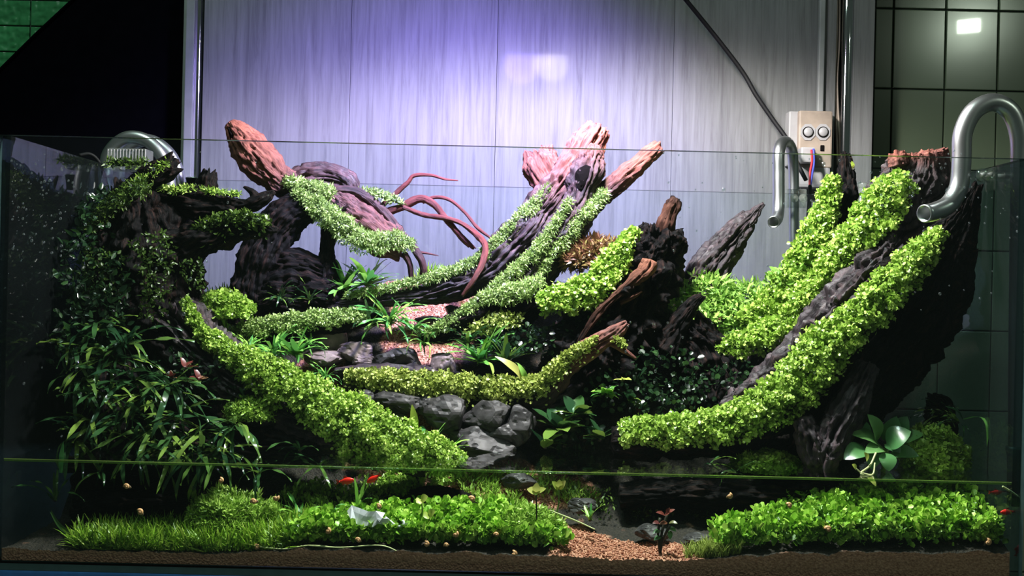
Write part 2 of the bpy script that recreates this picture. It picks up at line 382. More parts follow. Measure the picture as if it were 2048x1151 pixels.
def soil_mat():
    m, nt, out = new_mat('soil_and_sand'); b = principled(nt, 0.8, spec=0.3)
    sa = N(nt, 'ShaderNodeAttribute', attribute_name='sand'); gl = N(nt, 'ShaderNodeAttribute', attribute_name='front')
    tc = N(nt, 'ShaderNodeTexCoord'); no = N(nt, 'ShaderNodeTexNoise'); no.inputs['Scale'].default_value = 220; no.inputs['Detail'].default_value = 3
    vo = N(nt, 'ShaderNodeTexVoronoi'); vo.inputs['Scale'].default_value = 330
    nt.links.new(tc.outputs['Object'], no.inputs['Vector']); nt.links.new(tc.outputs['Object'], vo.inputs['Vector'])
    r1 = ramp(nt, [(0.3, (0.008, 0.007, 0.006)), (0.7, (0.030, 0.024, 0.018))])
    r2 = ramp(nt, [(0.25, (0.20, 0.075, 0.045)), (0.55, (0.40, 0.17, 0.105)), (0.8, (0.54, 0.29, 0.20))])
    r3 = ramp(nt, [(0.3, (0.42, 0.18, 0.11)), (0.7, (0.78, 0.40, 0.27))])  # brown front face, colour raised to stand in for room light
    for r in (r1, r3): nt.links.new(no.outputs['Fac'], r.inputs['Fac'])
    sx = N(nt, 'ShaderNodeSeparateColor'); nt.links.new(vo.outputs['Color'], sx.inputs[0]); nt.links.new(sx.outputs[0], r2.inputs['Fac'])
    mx = N(nt, 'ShaderNodeMixRGB'); nt.links.new(sa.outputs['Fac'], mx.inputs[0]); nt.links.new(r1.outputs[0], mx.inputs[1]); nt.links.new(r2.outputs[0], mx.inputs[2])
    m2 = N(nt, 'ShaderNodeMixRGB'); nt.links.new(gl.outputs['Fac'], m2.inputs[0]); nt.links.new(mx.outputs[0], m2.inputs[1]); nt.links.new(r3.outputs[0], m2.inputs[2])
    nt.links.new(m2.outputs[0], b.inputs['Base Color'])
    bp = N(nt, 'ShaderNodeBump'); bp.inputs['Strength'].default_value = 0.8; bp.inputs['Distance'].default_value = 0.002
    nt.links.new(vo.outputs['Distance'], bp.inputs['Height']); nt.links.new(bp.outputs['Normal'], b.inputs['Normal'])
    nt.links.new(b.outputs[0], out.inputs[0]); return m
M['soil'] = soil_mat()

# ------------------------------------------------------------------ the room behind
def structure(o): o['kind'] = 'structure'; return o
WALL_Y = 1.00
def wall_of_tiles(name, px0, px1, tw, th, ox, oz, zlo, zhi, mat, depth):
    a = P(px0, 575, WALL_Y).x; b = P(px1, 575, WALL_Y).x
    w = structure(link(name, box_mesh(name, (a, WALL_Y + 0.006, zlo), (b, WALL_Y + 0.10, zhi)), M['grout']))
    shared = {}
    i0 = math.floor((a - ox) / tw); i1 = math.ceil((b - ox) / tw)
    for i in range(i0, i1):
        for k in range(math.floor((zlo - oz) / th), math.ceil((zhi - oz) / th)):
            x0 = max(a, ox + i * tw); x1 = min(b, ox + (i + 1) * tw); z0 = max(zlo, oz + k * th); z1 = min(zhi, oz + (k + 1) * th)
            if x1 - x0 < 0.01 or z1 - z0 < 0.01: continue
            key = (round(x1 - x0, 4), round(z1 - z0, 4))
            if key not in shared:
                g = 0.0016
                shared[key] = box_mesh('tile', (g, 0, g), (key[0] - g, depth, key[1] - g), 0.002)
            t = link('tile', shared[key], mat, w, rel=False); t.location = (x0, WALL_Y, z0)
    return w
tw = 105 * S(WALL_Y); th = 160 * S(WALL_Y)
pr = P(1784, 177, WALL_Y)
wall_of_tiles('wall_right', 1738, 2330, tw, th, pr.x, pr.z, -0.35, 1.45, M['tile'], 0.01)
pl = P(60, 52, WALL_Y)
wall_of_tiles('wall_left', -300, 372, 105 * S(WALL_Y), 52 * S(WALL_Y), pl.x, pl.z, 0.55, 1.45, M['tile_emb'], 0.014)
structure(link('wall_back', box_mesh('wall_back', (-2.2, 1.12, -0.8), (3.0, 1.2, 2.2)), M['grout']))
structure(link('floor', box_mesh('floor', (-2.2, -2.2, -0.85), (3.0, 1.2, -0.8)), M['floor']))

# the grey laminate door of four wide boards
door = empty('door_1', P(1010, 900, DOOR_Y)); door['kind'] = 'structure'
seams = [402, 697, 990, 1343, 1636]
for a, b in zip(seams[:-1], seams[1:]):
    xa, xb = P(a, 300, DOOR_Y).x, P(b, 300, DOOR_Y).x
    link('panel', box_mesh('panel', (xa + 0.0004, DOOR_Y, -0.6), (xb - 0.0004, DOOR_Y + 0.03, 1.4), 0.0008), M['door'], door)
def vbar(px0, px1, y0, y1, z0=-0.6, z1=1.4, name='bar', bev=0.002):
    return box_mesh(name, (P(px0, 300, y0).x, y0, z0), (P(px1, 300, y0).x, y1, z1), bev)
t1 = structure(link('trim_1', vbar(366, 383, 0.89, 0.94, name='trim'), M['trim']))
link('trim_lip', vbar(361, 367, 0.91, 0.94, name='trim_lip'), M['trim'], t1, rel=False)
t2 = structure(link('trim_2', vbar(1702, 1744, 0.89, 0.95, name='trim'), M['door']))
t3 = structure(link('trim_3', vbar(1636, 1668, 0.885, 0.92, name='trim'), M['door']))
link('conduit', vbar(1633, 1645, 0.872, 0.886, 0.72, 1.4, name='conduit', bev=0.003), M['trim'], t3, rel=False)
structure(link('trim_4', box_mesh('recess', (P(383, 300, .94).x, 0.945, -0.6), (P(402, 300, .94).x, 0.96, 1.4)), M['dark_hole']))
structure(link('trim_5', box_mesh('recess', (P(1660, 300, .94).x, 0.945, -0.6), (P(1704, 300, .94).x, 0.96, 1.4)), M['trim']))
def pole(px, rpx, y, label):
    x = P(px, 300, y).x; r = rpx * S(y)
    o = empty('chrome_pole', (x, y, -0.55), label, 'pole')
    link('shaft', tube_mesh('shaft', [(x, y, z) for z in np.linspace(-0.55, 1.4, 6)], r, 24), M['chrome'], o)
    link('foot_flange', lathe_mesh('foot_flange', [(r * 2, -0.01), (r * 2, 0.0), (r * 1.1, 0.012)], 24, (x, y, -0.55)), M['chrome'], o)
pole(392, 10, 0.915, 'shiny chrome pole at the left edge of the grey door')
pole(1689, 12, 0.90, 'shiny chrome pole to the right of the wall socket')
for i, (a, lab) in enumerate([(1671, 'beige cable running down next to the right chrome pole, left strand'), (1676, 'beige cable running down next to the right chrome pole, right strand')]):
    tag(pxtube('wall_cable', [(a + 3, -60, .90, 2.2), (a + 2, 80, .90, 2.2), (a - 2, 160, .895, 2.2), (a + 1, 240, .895, 2.2), (a + 4, 330, .895, 2.2)], M['beige'], n=40, k=8), lab, 'cable')

# black board with slanted edge, left
bp_ = [P(x, y, 0.95) for x, y in [(-260, 395), (0, 138), (146, -2), (230, -80), (372, -80), (372, 760), (-260, 760)]]
V = [tuple(p) for p in bp_] + [(p.x, 0.97, p.z) for p in bp_]; n = len(bp_)
F = [tuple(range(n)), tuple(range(2 * n - 1, n - 1, -1))] + [(i, i + n, (i + 1) % n + n, (i + 1) % n) for i in range(n)]
bb = empty('black_board', P(200, 760, 0.95), 'large black board with a slanted top edge left of the grey door', 'board')
link('sheet', mesh('sheet', V, F, smooth=False), M['black_panel'], bb)
link('edge_strip', tube_mesh('edge_strip', [tuple(P(x, y, 0.945)) for x, y in [(-200, 334), (0, 138), (72, 67), (146, -2), (228, -79)]], 0.003, 6), M['black_panel'], bb)

# wall socket
so = empty('wall_socket', P(1625, 375, 0.86), 'aged beige socket box with two round outlets on the grey door frame', 'socket')
def pbox(px0, py0, px1, py1, y0, y1, bev=0.003, name='box'):
    a = P(px0, py1, y0); b = P(px1, py0, y0); return box_mesh(name, (a.x, y0, a.z), (b.x, y1, b.z), bev)
link('back_box', pbox(1576, 224, 1664, 330, 0.865, 0.90, 0.003, 'back_box'), M['white_plastic'], so)
link('face_plate', pbox(1596, 222, 1666, 334, 0.848, 0.866, 0.004, 'face_plate'), M['beige'], so)
link('lower_box', pbox(1588, 330, 1662, 374, 0.85, 0.90, 0.008, 'lower_box'), M['white_plastic'], so)
for cx in (1616, 1646):
    c = P(cx, 264, 0.846); r = 15 * S(.846)
    ol = link('outlet', mesh('outlet', [(c.x + r * 1.05 * math.cos(a), c.y + d, c.z + r * 1.15 * math.sin(a)) for d in (0.0, 0.006) for a in np.linspace(0, 2 * np.pi, 8, endpoint=False) + np.pi / 8],
         [tuple(range(8))[::-1]] + [(j, (j + 1) % 8, 8 + (j + 1) % 8, 8 + j) for j in range(8)], False), M['white_plastic'], so)
    ring = [(c.x + r * .66 * math.cos(a), c.y - 0.001, c.z + r * .66 * math.sin(a)) for a in np.linspace(0, 2 * np.pi, 25)]
    rg = link('outlet_ring', tube_mesh('outlet_ring', ring, 0.0014, 6), M['dark_hole'], so); rg.parent = ol
    link('outlet_face', lathe_mesh('outlet_face', [(r * .6, 0), (r * .6, 0.004), (r * .5, 0.006)], 20), M['white_plastic'], so, rel=False)
    f = [o for o in so.children if o.name.startswith('outlet_face')][-1]; f.rotation_euler = (rad(90), 0, 0); f.location = Vector((c.x, c.y, c.z)) - so.location; f.parent = ol
link('slot', pbox(1641, 290, 1649, 302, 0.846, 0.85, 0.0015, 'slot'), M['dark_hole'], so)
link('plug', pbox(1602, 294, 1632, 324, 0.815, 0.85, 0.004, 'plug'), M['white_plastic'], so)
tag(pxtube('red_wire', [(1623, 300, .812, 2.4), (1624, 322, .80, 2.2), (1620, 345, .79, 2.2), (1619, 372, .78, 2)], M['red_wire'], n=24, k=8), 'thin red wire hanging from the plug in the wall socket', 'wire')
tag(pxtube('blue_wire', [(1627, 298, .812, 2.4), (1628, 325, .80, 2.2), (1624, 350, .79, 2.2), (1621, 374, .78, 2)], M['blue_wire'], n=24, k=8), 'thin blue wire hanging from the plug in the wall socket', 'wire')
tag(pxtube('black_cable', [(1355, -20, .80, 4.5), (1372, 0, .80, 4.5), (1440, 84, .80, 4.6), (1486, 145, .80, 4.6), (1512, 190, .79, 4.6), (1545, 238, .78, 4.6), (1576, 282, .76, 4.6), (1594, 325, .72, 4.6), (1612, 360, .70, 4.2)], M['black_rubber'], n=70, k=10),
    'thick black cable hanging diagonally across the grey door', 'cable')
tag(pxtube('black_tube', [(1620, 372, .69, 4), (1619, 400, .66, 4.5), (1617, 440, .63, 5), (1614, 500, .625, 5), (1610, 580, .62, 5)], M['black_rubber'], n=40, k=10), 'straight black tube hanging behind the back pane below the socket', 'tube')

# lamp over the tank (out of frame, seen mirrored in the door)
lamp = empty('hanging_lamp', LAMP, 'small violet panel lamp hung above the tank, mirrored in the door', 'lamp')
L0 = LAMP
tilt = rad(38)
def lp(a, b, c):   # lamp-local: a across, b along the panel depth, c along its outward normal
    nrm = Vector((0, math.sin(tilt), -math.cos(tilt))); dep = Vector((0, math.cos(tilt), math.sin(tilt)))
    return L0 + Vector((a, 0, 0)) + dep * b + nrm * c
def lbox(name, a0, a1, b0, b1, c0, c1, mat):
    V = [tuple(lp(a, b, c)) for a in (a0, a1) for b in (b0, b1) for c in (c0, c1)]
    return link(name, mesh(name, V, [(0, 1, 3, 2), (4, 6, 7, 5), (0, 4, 5, 1), (2, 3, 7, 6), (0, 2, 6, 4), (1, 5, 7, 3)], False), mat, lamp)
lbox('diffuser', -.10, .10, -.055, .055, 0.0, 0.004, M['lamp_panel'])
lbox('housing', -.107, .107, -.062, .062, -0.03, 0.0, M['lamp_body'])
lbox('warm_diode', .014, .030, -.055, .0, 0.004, 0.006, M['led_warm'])
lbox('hood', -.107, .107, .056, .062, 0.0, 0.092, M['lamp_body'])
link('hanger', tube_mesh('hanger', [tuple(L0 + Vector((0, -.01, .03))), tuple(L0 + Vector((0, -.01, .6)))], 0.003, 8), M['lamp_body'], lamp)

# ------------------------------------------------------------------ tank
XL, XR, YB, ZT, GT = -0.757, 0.757, 0.60, 0.627, 0.012
tank = empty('aquarium', (0, 0.3, 0.0), 'large open glass tank holding the planted wood landscape', 'aquarium')
def pane(name, lo, hi, mat, edge_axis):
    me = box_mesh(name, lo, hi)
    o = link(name, me, mat, tank); me.materials.append(M['glass_edge'])
    for p in me.polygons:
        if any(abs(p.normal[a]) > 0.9 for a in edge_axis): p.material_index = 1
    return o
pane('front_pane', (XL, 0, 0), (XR, GT, ZT), M['glass'], (2, 0))
pane('back_pane', (XL, YB, 0), (XR, YB + GT, ZT), M['glass'], (2,))
pane('side_pane', (XL, GT, 0), (XL + GT, YB, ZT), M['glass_side'], (2,))
pane('side_pane', (XR - GT, GT, 0), (XR, YB, ZT), M['glass_side'], (2,))
pane('bottom_pane', (XL, 0, -0.010), (XR, YB + GT, 0), M['glass_edge'], (2,))
bm_ = box_mesh('foam_mat', (XL - .005, -0.002, -0.022), (XR + .005, YB + .02, -0.0102), 0.003)
tag(link('foam_mat', bm_, M['blue_mat']), 'thin blue foam mat under the glass tank', 'mat')
tb = empty('table', (0, .3, -0.78), 'pale table under the blue foam mat and tank', 'table')
link('table_top', box_mesh('table_top', (-.772, -0.03, -0.06), (.772, .70, -0.0225), 0.004), M['table'], tb)
for x in (-.73, .73):
    for y in (0.02, .65):
        link('leg', box_mesh('leg', (x - .03, y - .03, -.8), (x + .03, y + .03, -.058), 0.004), M['table'], tb)

WZ = 0.1485
XI0, XI1 = XL + GT + .0005, XR - GT - .0005
# water: box of water with rippled top
nx, ny = 120, 48
gx, gy = np.meshgrid(np.linspace(XI0, XI1, nx), np.linspace(GT + .0005, YB - .0005, ny), indexing='ij')
gz = np.array([[noise.noise(Vector((x * 9, y * 14, 3))) * 0.0004 for y in gy[0]] for x in gx[:, 0]]) + WZ
V = np.stack([gx, gy, gz], -1).reshape(-1, 3)
idx = np.arange(nx * ny).reshape(nx, ny)
Fq = np.stack([idx[:-1, :-1], idx[1:, :-1], idx[1:, 1:], idx[:-1, 1:]], -1).reshape(-1, 4)
b0 = len(V)
V = np.vstack([V, [[XI0, GT + .0005, 0.012], [XI1, GT + .0005, 0.012], [XI0, GT + .0005, WZ], [XI1, GT + .0005, WZ]]])
Fq = np.vstack([Fq, [[b0, b0 + 1, b0 + 3, b0 + 2]]])
wm = mesh('water', V, Fq); wm.materials.append(M['water_top']); wm.materials.append(M['water_side'])
wm.polygons[len(Fq) - 1].material_index = 1
water = tag(bpy.data.objects.new('water', wm), 'clear water filling the bottom of the glass tank', 'water', kind='stuff'); COL.objects.link(water)
me = mesh('meniscus', [(x, GT + d[0], WZ + d[1]) for x in (XI0, XI1) for d in ((0.0004, 0.0028), (0.0022, 0.0004), (0.0022, -0.0006), (0.0004, -0.0012))],
          [(0, 4, 5, 1), (1, 5, 6, 2), (2, 6, 7, 3), (3, 7, 4, 0)])
men = link('meniscus', me, M['meniscus'], water, rel=False)

# ------------------------------------------------------------------ soil hill (height field through measured points)
CT = []
for y, lst in {
    0.012: [(20, 1102), (300, 1104), (600, 1100), (900, 1106), (1150, 1113), (1300, 1118), (1420, 1118), (1500, 1110), (1800, 1108), (2035, 1106)],
    0.10: [(60, 1085), (400, 1070), (700, 1052), (1000, 1050), (1250, 1086), (1500, 1066), (1700, 1038), (1960, 1034)],
    0.20: [(110, 1050), (450, 1010), (700, 1015), (1000, 985), (1200, 1040), (1500, 1040), (1720, 990), (1890, 985)],
    0.25: [(980, 928), (750, 945), (500, 945), (180, 965), (1300, 970), (1600, 950), (1860, 965)],
    0.32: [(880, 862), (650, 870), (400, 860), (1100, 885), (1400, 880), (1650, 880), (1820, 940)],
    0.40: [(730, 725), (500, 745), (300, 770), (1000, 765), (1250, 750), (1500, 750), (1680, 810), (1810, 910)],
    0.48: [(850, 632), (600, 665), (370, 690), (1050, 670), (1300, 665), (1500, 690), (1680, 760), (1780, 890), (310, 720)],
    0.59: [(850, 552), (600, 605), (450, 640), (1100, 565), (1300, 590), (1500, 610), (1620, 680), (1740, 820), (300, 700)]}.items():
    for px, py in lst: CT.append(tuple(P(px, py, y)))
CT = np.array(CT)
def _phi(A, B):
    d = np.sqrt((A[:, None, 0] - B[None, :, 0]) ** 2 + (1.4 * (A[:, None, 1] - B[None, :, 1])) ** 2); return d
_A = _phi(CT, CT) + 1e-4 * np.eye(len(CT))
_W = np.linalg.solve(_A - 0.0, CT[:, 2] - CT[:, 2].mean())
def H(x, y):
    x = np.atleast_1d(np.asarray(x, float)); y = np.atleast_1d(np.asarray(y, float))
    Q = np.stack([x.ravel(), y.ravel()], -1)
    out = np.concatenate([_phi(Q[i:i + 20000], CT) @ _W for i in range(0, len(Q), 20000)]) + CT[:, 2].mean()
    return np.maximum(out, 0.018).reshape(x.shape)
SAND = [(P(*p), a, b) for p, a, b in [((845, 552, .56), .12, .06), ((855, 622, .465), .10, .065), ((690, 795, .35), .05, .03), ((815, 848, .27), .05, .035), ((790, 800, .28), .09, .04),
        ((930, 890, .27), .06, .03), ((1000, 930, .225), .13, .055), ((1010, 985, .17), .08, .05), ((1080, 1010, .13), .05, .04), ((1270, 1100, .05), .13, .06), ((1180, 1110, .02), .07, .02),
        ((640, 720, .40), .05, .03), ((1140, 1045, .11), .07, .05), ((1205, 1080, .07), .07, .05), ((1065, 918, .235), .11, .04), ((1000, 955, .20), .07, .05), ((860, 805, .33), .05, .03)]]
nx, ny = 520, 220
gx, gy = np.meshgrid(np.linspace(XI0, XI1, nx), np.linspace(GT + .001, YB - .001, ny), indexing='ij')
gz = H(gx, gy)
sand = np.zeros_like(gz)
for p, a, b in SAND:
    sand = np.maximum(sand, np.clip(2.2 - 2.0 * np.sqrt(((gx - p.x) / a) ** 2 + ((gy - p.y) / b) ** 2), 0, 1))
wob = np.array([noise.noise(Vector((x * 45, y * 45, 1))) for x, y in zip(gx.ravel(), gy.ravel())]).reshape(gx.shape)
sand = np.clip((sand + wob * 0.45 - 0.22) * 4, 0, 1)
fine = RNG.normal(0, 1, gz.shape)
gz = gz + wob * 0.004 + fine * (0.0005 + 0.0006 * sand)
front_z = gz[:, 0].copy()
V = np.stack([gx, gy, gz], -1).reshape(-1, 3); idx = np.arange(nx * ny).reshape(nx, ny)
Fq = np.stack([idx[:-1, :-1], idx[1:, :-1], idx[1:, 1:], idx[:-1, 1:]], -1).reshape(-1, 4)
b0 = len(V)
V = np.vstack([V, np.stack([gx[:, 0], gy[:, 0], front_z], -1), np.stack([gx[:, 0], gy[:, 0], np.full(nx, .001)], -1)])
i = np.arange(nx - 1)
Fq = np.vstack([Fq, np.stack([b0 + nx + i, b0 + nx + i + 1, b0 + i + 1, b0 + i], -1)])
fr = np.zeros(len(V)); fr[b0:] = 1
sd = np.concatenate([sand.ravel(), np.zeros(2 * nx)])
soil = link('soil_hill', mesh('soil_hill', V, Fq, True, {'sand': sd, 'front': fr}), M['soil'])
tag(soil, 'dark soil hill with a reddish sand path rising to the back of the tank', 'soil', kind='stuff')

# loose sand grains on the path
def ico_template():
    t = (1 + 5 ** .5) / 2
    v = np.array([(-1, t, 0), (1, t, 0), (-1, -t, 0), (1, -t, 0), (0, -1, t), (0, 1, t), (0, -1, -t), (0, 1, -t), (t, 0, -1), (t, 0, 1), (-t, 0, -1), (-t, 0, 1)], float)
    v /= np.linalg.norm(v[0])
    f = np.array([(0, 11, 5), (0, 5, 1), (0, 1, 7), (0, 7, 10), (0, 10, 11), (1, 5, 9), (5, 11, 4), (11, 10, 2), (10, 7, 6), (7, 1, 8), (3, 9, 4), (3, 4, 2), (3, 2, 6), (3, 6, 8), (3, 8, 9), (4, 9, 5), (2, 4, 11), (6, 2, 10), (8, 6, 7), (9, 8, 1)])
    return v, f
M['grain'] = leaf_mat('sand_grain', (0.18, 0.06, 0.035), (0.40, 0.155, 0.09), (0.56, 0.29, 0.19), 0.8, 0.0)
iv, if_ = ico_template()
pts = []
for p, a, b in SAND:
    k = int(5200 * a * b / 0.005 * 0.25)
    u = RNG.normal(0, .5, (k, 2)); pts.append(np.stack([p.x + u[:, 0] * a, p.y + u[:, 1] * b], -1))
pts = np.concatenate(pts); pts = pts[(pts[:, 1] > GT + .003) & (pts[:, 1] < YB - .004)]
ii = np.clip(((pts[:, 0] - XI0) / (XI1 - XI0) * (nx - 1)).round().astype(int), 0, nx - 1); jj = np.clip(((pts[:, 1] - GT) / (YB - GT) * (ny - 1)).round().astype(int), 0, ny - 1)
keep = sand[ii, jj] > .4; pts = pts[keep]; z = gz[ii, jj][keep]
sc = RNG.uniform(.0008, .0021, len(pts))
V = (iv[None] * (sc[:, None] * RNG.uniform(.7, 1.2, (len(pts), 3)))[:, None] + np.concatenate([pts, z[:, None] + .0006], 1)[:, None]).reshape(-1, 3)
Fg = (if_[None] + (np.arange(len(pts)) * 12)[:, None, None]).reshape(-1, 3)
g = link('sand_grains', mesh('sand_grains', V, Fg, False, {'tint': np.repeat(RNG.uniform(0, 1, len(pts)), 12)}), M['grain'])
tag(g, 'coarse reddish sand grains lying along the sloping path', 'sand', kind='stuff')

# ------------------------------------------------------------------ driftwood
def log_mesh(name, ctrl, seed=0, nl=None, k=None, groove=0.22, lump=0.22, freq=2.6, lfreq=14.0, jag=0.5, flat=1.0, twist=0.0, fine=1.0):
    a = path3(ctrl)
    length = np.linalg.norm(np.diff(a[:, :3], axis=0), axis=1).sum()
    nl = nl or int(min(190, max(24, length / 0.003)))
    k = int(np.clip(2 * math.pi * a[:, 3].max() / 0.0026, 14, 190))
    a = catmull(a, nl); C, R, D = a[:, :3], a[:, 3], a[:, 4]
    T, U, W = frames(C)
    s = np.concatenate([[0], np.cumsum(np.linalg.norm(np.diff(C, axis=0), axis=1))])
    so_ = seed * 7.31
    th = np.linspace(0, 2 * np.pi, k, endpoint=False)
    TH, SS = np.meshgrid(th, s); RR = np.repeat(R[:, None], k, 1)
    ct, st = np.cos(TH + twist * SS * 6), np.sin(TH + twist * SS * 6)
    flatn = lambda *q: np.stack([x.ravel() for x in q], -1)
    base = (C[:, None] + RR[..., None] * (np.cos(TH)[..., None] * U[:, None] + flat * np.sin(TH)[..., None] * W[:, None])).reshape(-1, 3)
    warp = pn(base * 30 + so_)[:, None] * .35
    g = pn(flatn(ct * freq + so_, st * freq, SS * lfreq) + warp).reshape(nl, k)
    g2 = pn(flatn(ct * RR * 150 + so_, st * RR * 150, SS * (22 if groove < .29 else 7)) + warp).reshape(nl, k)
    g3 = pn(flatn(ct * RR * 420, st * RR * 420 + so_, SS * 55) + warp).reshape(nl, k)
    l = pn(base * 24 + so_).reshape(nl, k) + .5 * pn(base * 60 + so_).reshape(nl, k) + .25 * pn(base * 150 + so_).reshape(nl, k)
    ridge = lambda q, w: np.maximum(0, 1 - w * np.abs(q))
    amp2 = np.minimum(.0048 if groove < .29 else .0065, .24 * RR) * min(1.6, groove * 4) * fine; amp3 = np.minimum(.0018, .1 * RR) * fine
    r = RR * (1 + lump * l + groove * .3 - groove * ridge(g, 4.5)) - amp2 * (ridge(g2, 4) - .3) - amp3 * (ridge(g3, 3.5) - .3)
    V = C[:, None] + r[..., None] * (np.cos(TH)[..., None] * U[:, None] + flat * np.sin(TH)[..., None] * W[:, None])
    V[-3:] += T[-3:, None] * (RR[-3:] * jag * (g2[-3:] + .6 * g[-3:]) * 1.5)[..., None]
    V = V.reshape(-1, 3); V[:, 0] = np.clip(V[:, 0], XI0 + .002, XI1 - .002); V[:, 1] = np.clip(V[:, 1], GT + .003, YB - .003); uv = flatn(ct * RR * 30 + so_, st * RR * 30, SS * 4); dry = np.repeat(D, k)
    ix = np.arange(nl * k).reshape(nl, k); nxt = np.roll(ix, -1, 1)
    F = np.stack([ix[:-1], nxt[:-1], nxt[1:], ix[1:]], -1).reshape(-1, 4).tolist()
    V = np.vstack([V, C[0] - T[0] * R[0] * .2, C[-1] - T[-1] * R[-1] * .35])
    uv = np.vstack([uv, uv[:1], uv[-1:]]); dry = np.concatenate([dry, [D[0], max(0, D[-1] - .6)]])
    F += [(nl * k, (j + 1) % k, j) for j in range(k)]
    F += [(nl * k + 1, (nl - 1) * k + j, (nl - 1) * k + (j + 1) % k) for j in range(k)]
    return mesh(name, V, F, True, {'barkuv': uv, 'dry': dry})
_seed = [0]
def wood(name, label, base, parts, mat='wood', cat='driftwood', group=None):
    e = empty(name, P(*base), label, cat, group)
    for p in parts:
        _seed[0] += 1
        kw = p[2] if len(p) > 2 else {}
        mt = kw.pop('mat', mat)
        link(p[0], log_mesh(p[0], p[1], _seed[0], **kw), M[mt], e)
    return e

wood('driftwood_stump', 'huge black mossy stump with overhanging arms at the left side of the tank', (310, 950, .30), [
    ('trunk', [(330, 985, .30, 125), (312, 800, .30, 112), (300, 640, .30, 102), (296, 520, .30, 92), (285, 430, .31, 78), (280, 392, .32, 50)], dict(groove=.16, k=48)),
    ('trunk', [(240, 1000, .25, 80), (228, 700, .25, 66), (232, 520, .27, 56), (236, 430, .30, 38)], dict(groove=.16)),
    ('branch', [(215, 412, .30, 22), (320, 398, .30, 26), (400, 404, .30, 30), (452, 412, .30, 22), (495, 412, .30, 14), (528, 397, .30, 12), (550, 383, .30, 4)], dict(lump=.35)),
    ('twig', [(512, 408, .30, 11), (508, 388, .30, 8), (488, 373, .30, 2.5)], dict(jag=1.)),
    ('knob', [(412, 392, .31, 17), (414, 365, .31, 19), (419, 343, .31, 15)], dict(jag=.6, lump=.4)),
    ('branch', [(320, 520, .27, 52), (400, 478, .27, 36), (465, 456, .27, 27), (515, 455, .27, 18), (556, 460, .27, 4)], dict(lump=.4)),
    ('branch', [(212, 402, .27, 10), (265, 372, .27, 18), (310, 350, .27, 22), (346, 328, .27, 19)], dict(jag=1.)),
    ('root', [(345, 640, .27, 60), (405, 705, .25, 55), (480, 765, .23, 48), (580, 825, .21, 42), (700, 885, .19, 30), (850, 940, .17, 12)], dict(groove=.4, freq=3.4, lfreq=6, mat='wood')),
    ('root', [(330, 850, .23, 55), (420, 882, .205, 44), (520, 893, .19, 36), (640, 905, .18, 20)], dict(groove=.4, freq=3.4, lfreq=6)),
    ('root', [(128, 928, .16, 14), (300, 932, .16, 20), (440, 928, .16, 16), (520, 940, .16, 8)], dict(groove=.3)),
], 'black_wood')
wood('driftwood_arch', 'black arched wood with holes behind the left stump', (560, 620, .43), [
    ('trunk', [(495, 650, .42, 40), (508, 560, .42, 40), (538, 480, .43, 42), (585, 425, .44, 36), (650, 402, .45, 30)], {}),
    ('trunk', [(655, 640, .44, 26), (655, 565, .44, 28), (655, 500, .44, 14), (668, 440, .45, 20), (690, 420, .45, 24)], {}),
    ('root', [(520, 600, .425, 44), (590, 585, .43, 52), (660, 595, .44, 42), (700, 620, .44, 20)], {}),
    ('root', [(560, 535, .43, 36), (600, 530, .43, 30), (650, 545, .44, 22)], {}),
], 'black_wood')
wood('driftwood_snake', 'serpent-shaped driftwood with a dry red end above the left moss', (700, 470, .47), [
    ('trunk', [(459, 247, .43, 13, .9), (476, 266, .43, 25, 1), (503, 300, .44, 36, 1), (543, 343, .45, 33, .75), (585, 374, .46, 26, .3), (640, 384, .47, 24, .15), (700, 424, .47, 36, .35), (758, 468, .47, 40, .45), (806, 500, .48, 22, .3)], dict(groove=.13, jag=.35)),
    ('branch', [(570, 362, .47, 18, .25), (620, 351, .48, 20, .15), (665, 350, .48, 20, .12), (697, 366, .48, 18, .12), (712, 398, .48, 12, .12)], dict(groove=.4, freq=3.2, lfreq=5)),
    ('root', [(650, 385, .46, 7, .3), (690, 379, .455, 9, .1), (725, 388, .455, 9, .1), (765, 420, .46, 10, .2), (800, 466, .465, 10, .1), (830, 498, .47, 9, .1), (846, 532, .475, 7.5, .2), (844, 566, .49, 6, .2)], dict(groove=.1)),
    ('root', [(808, 505, .475, 8, .2), (820, 530, .48, 6, .2), (823, 566, .49, 4.5, .2)], dict(groove=.1)),
])
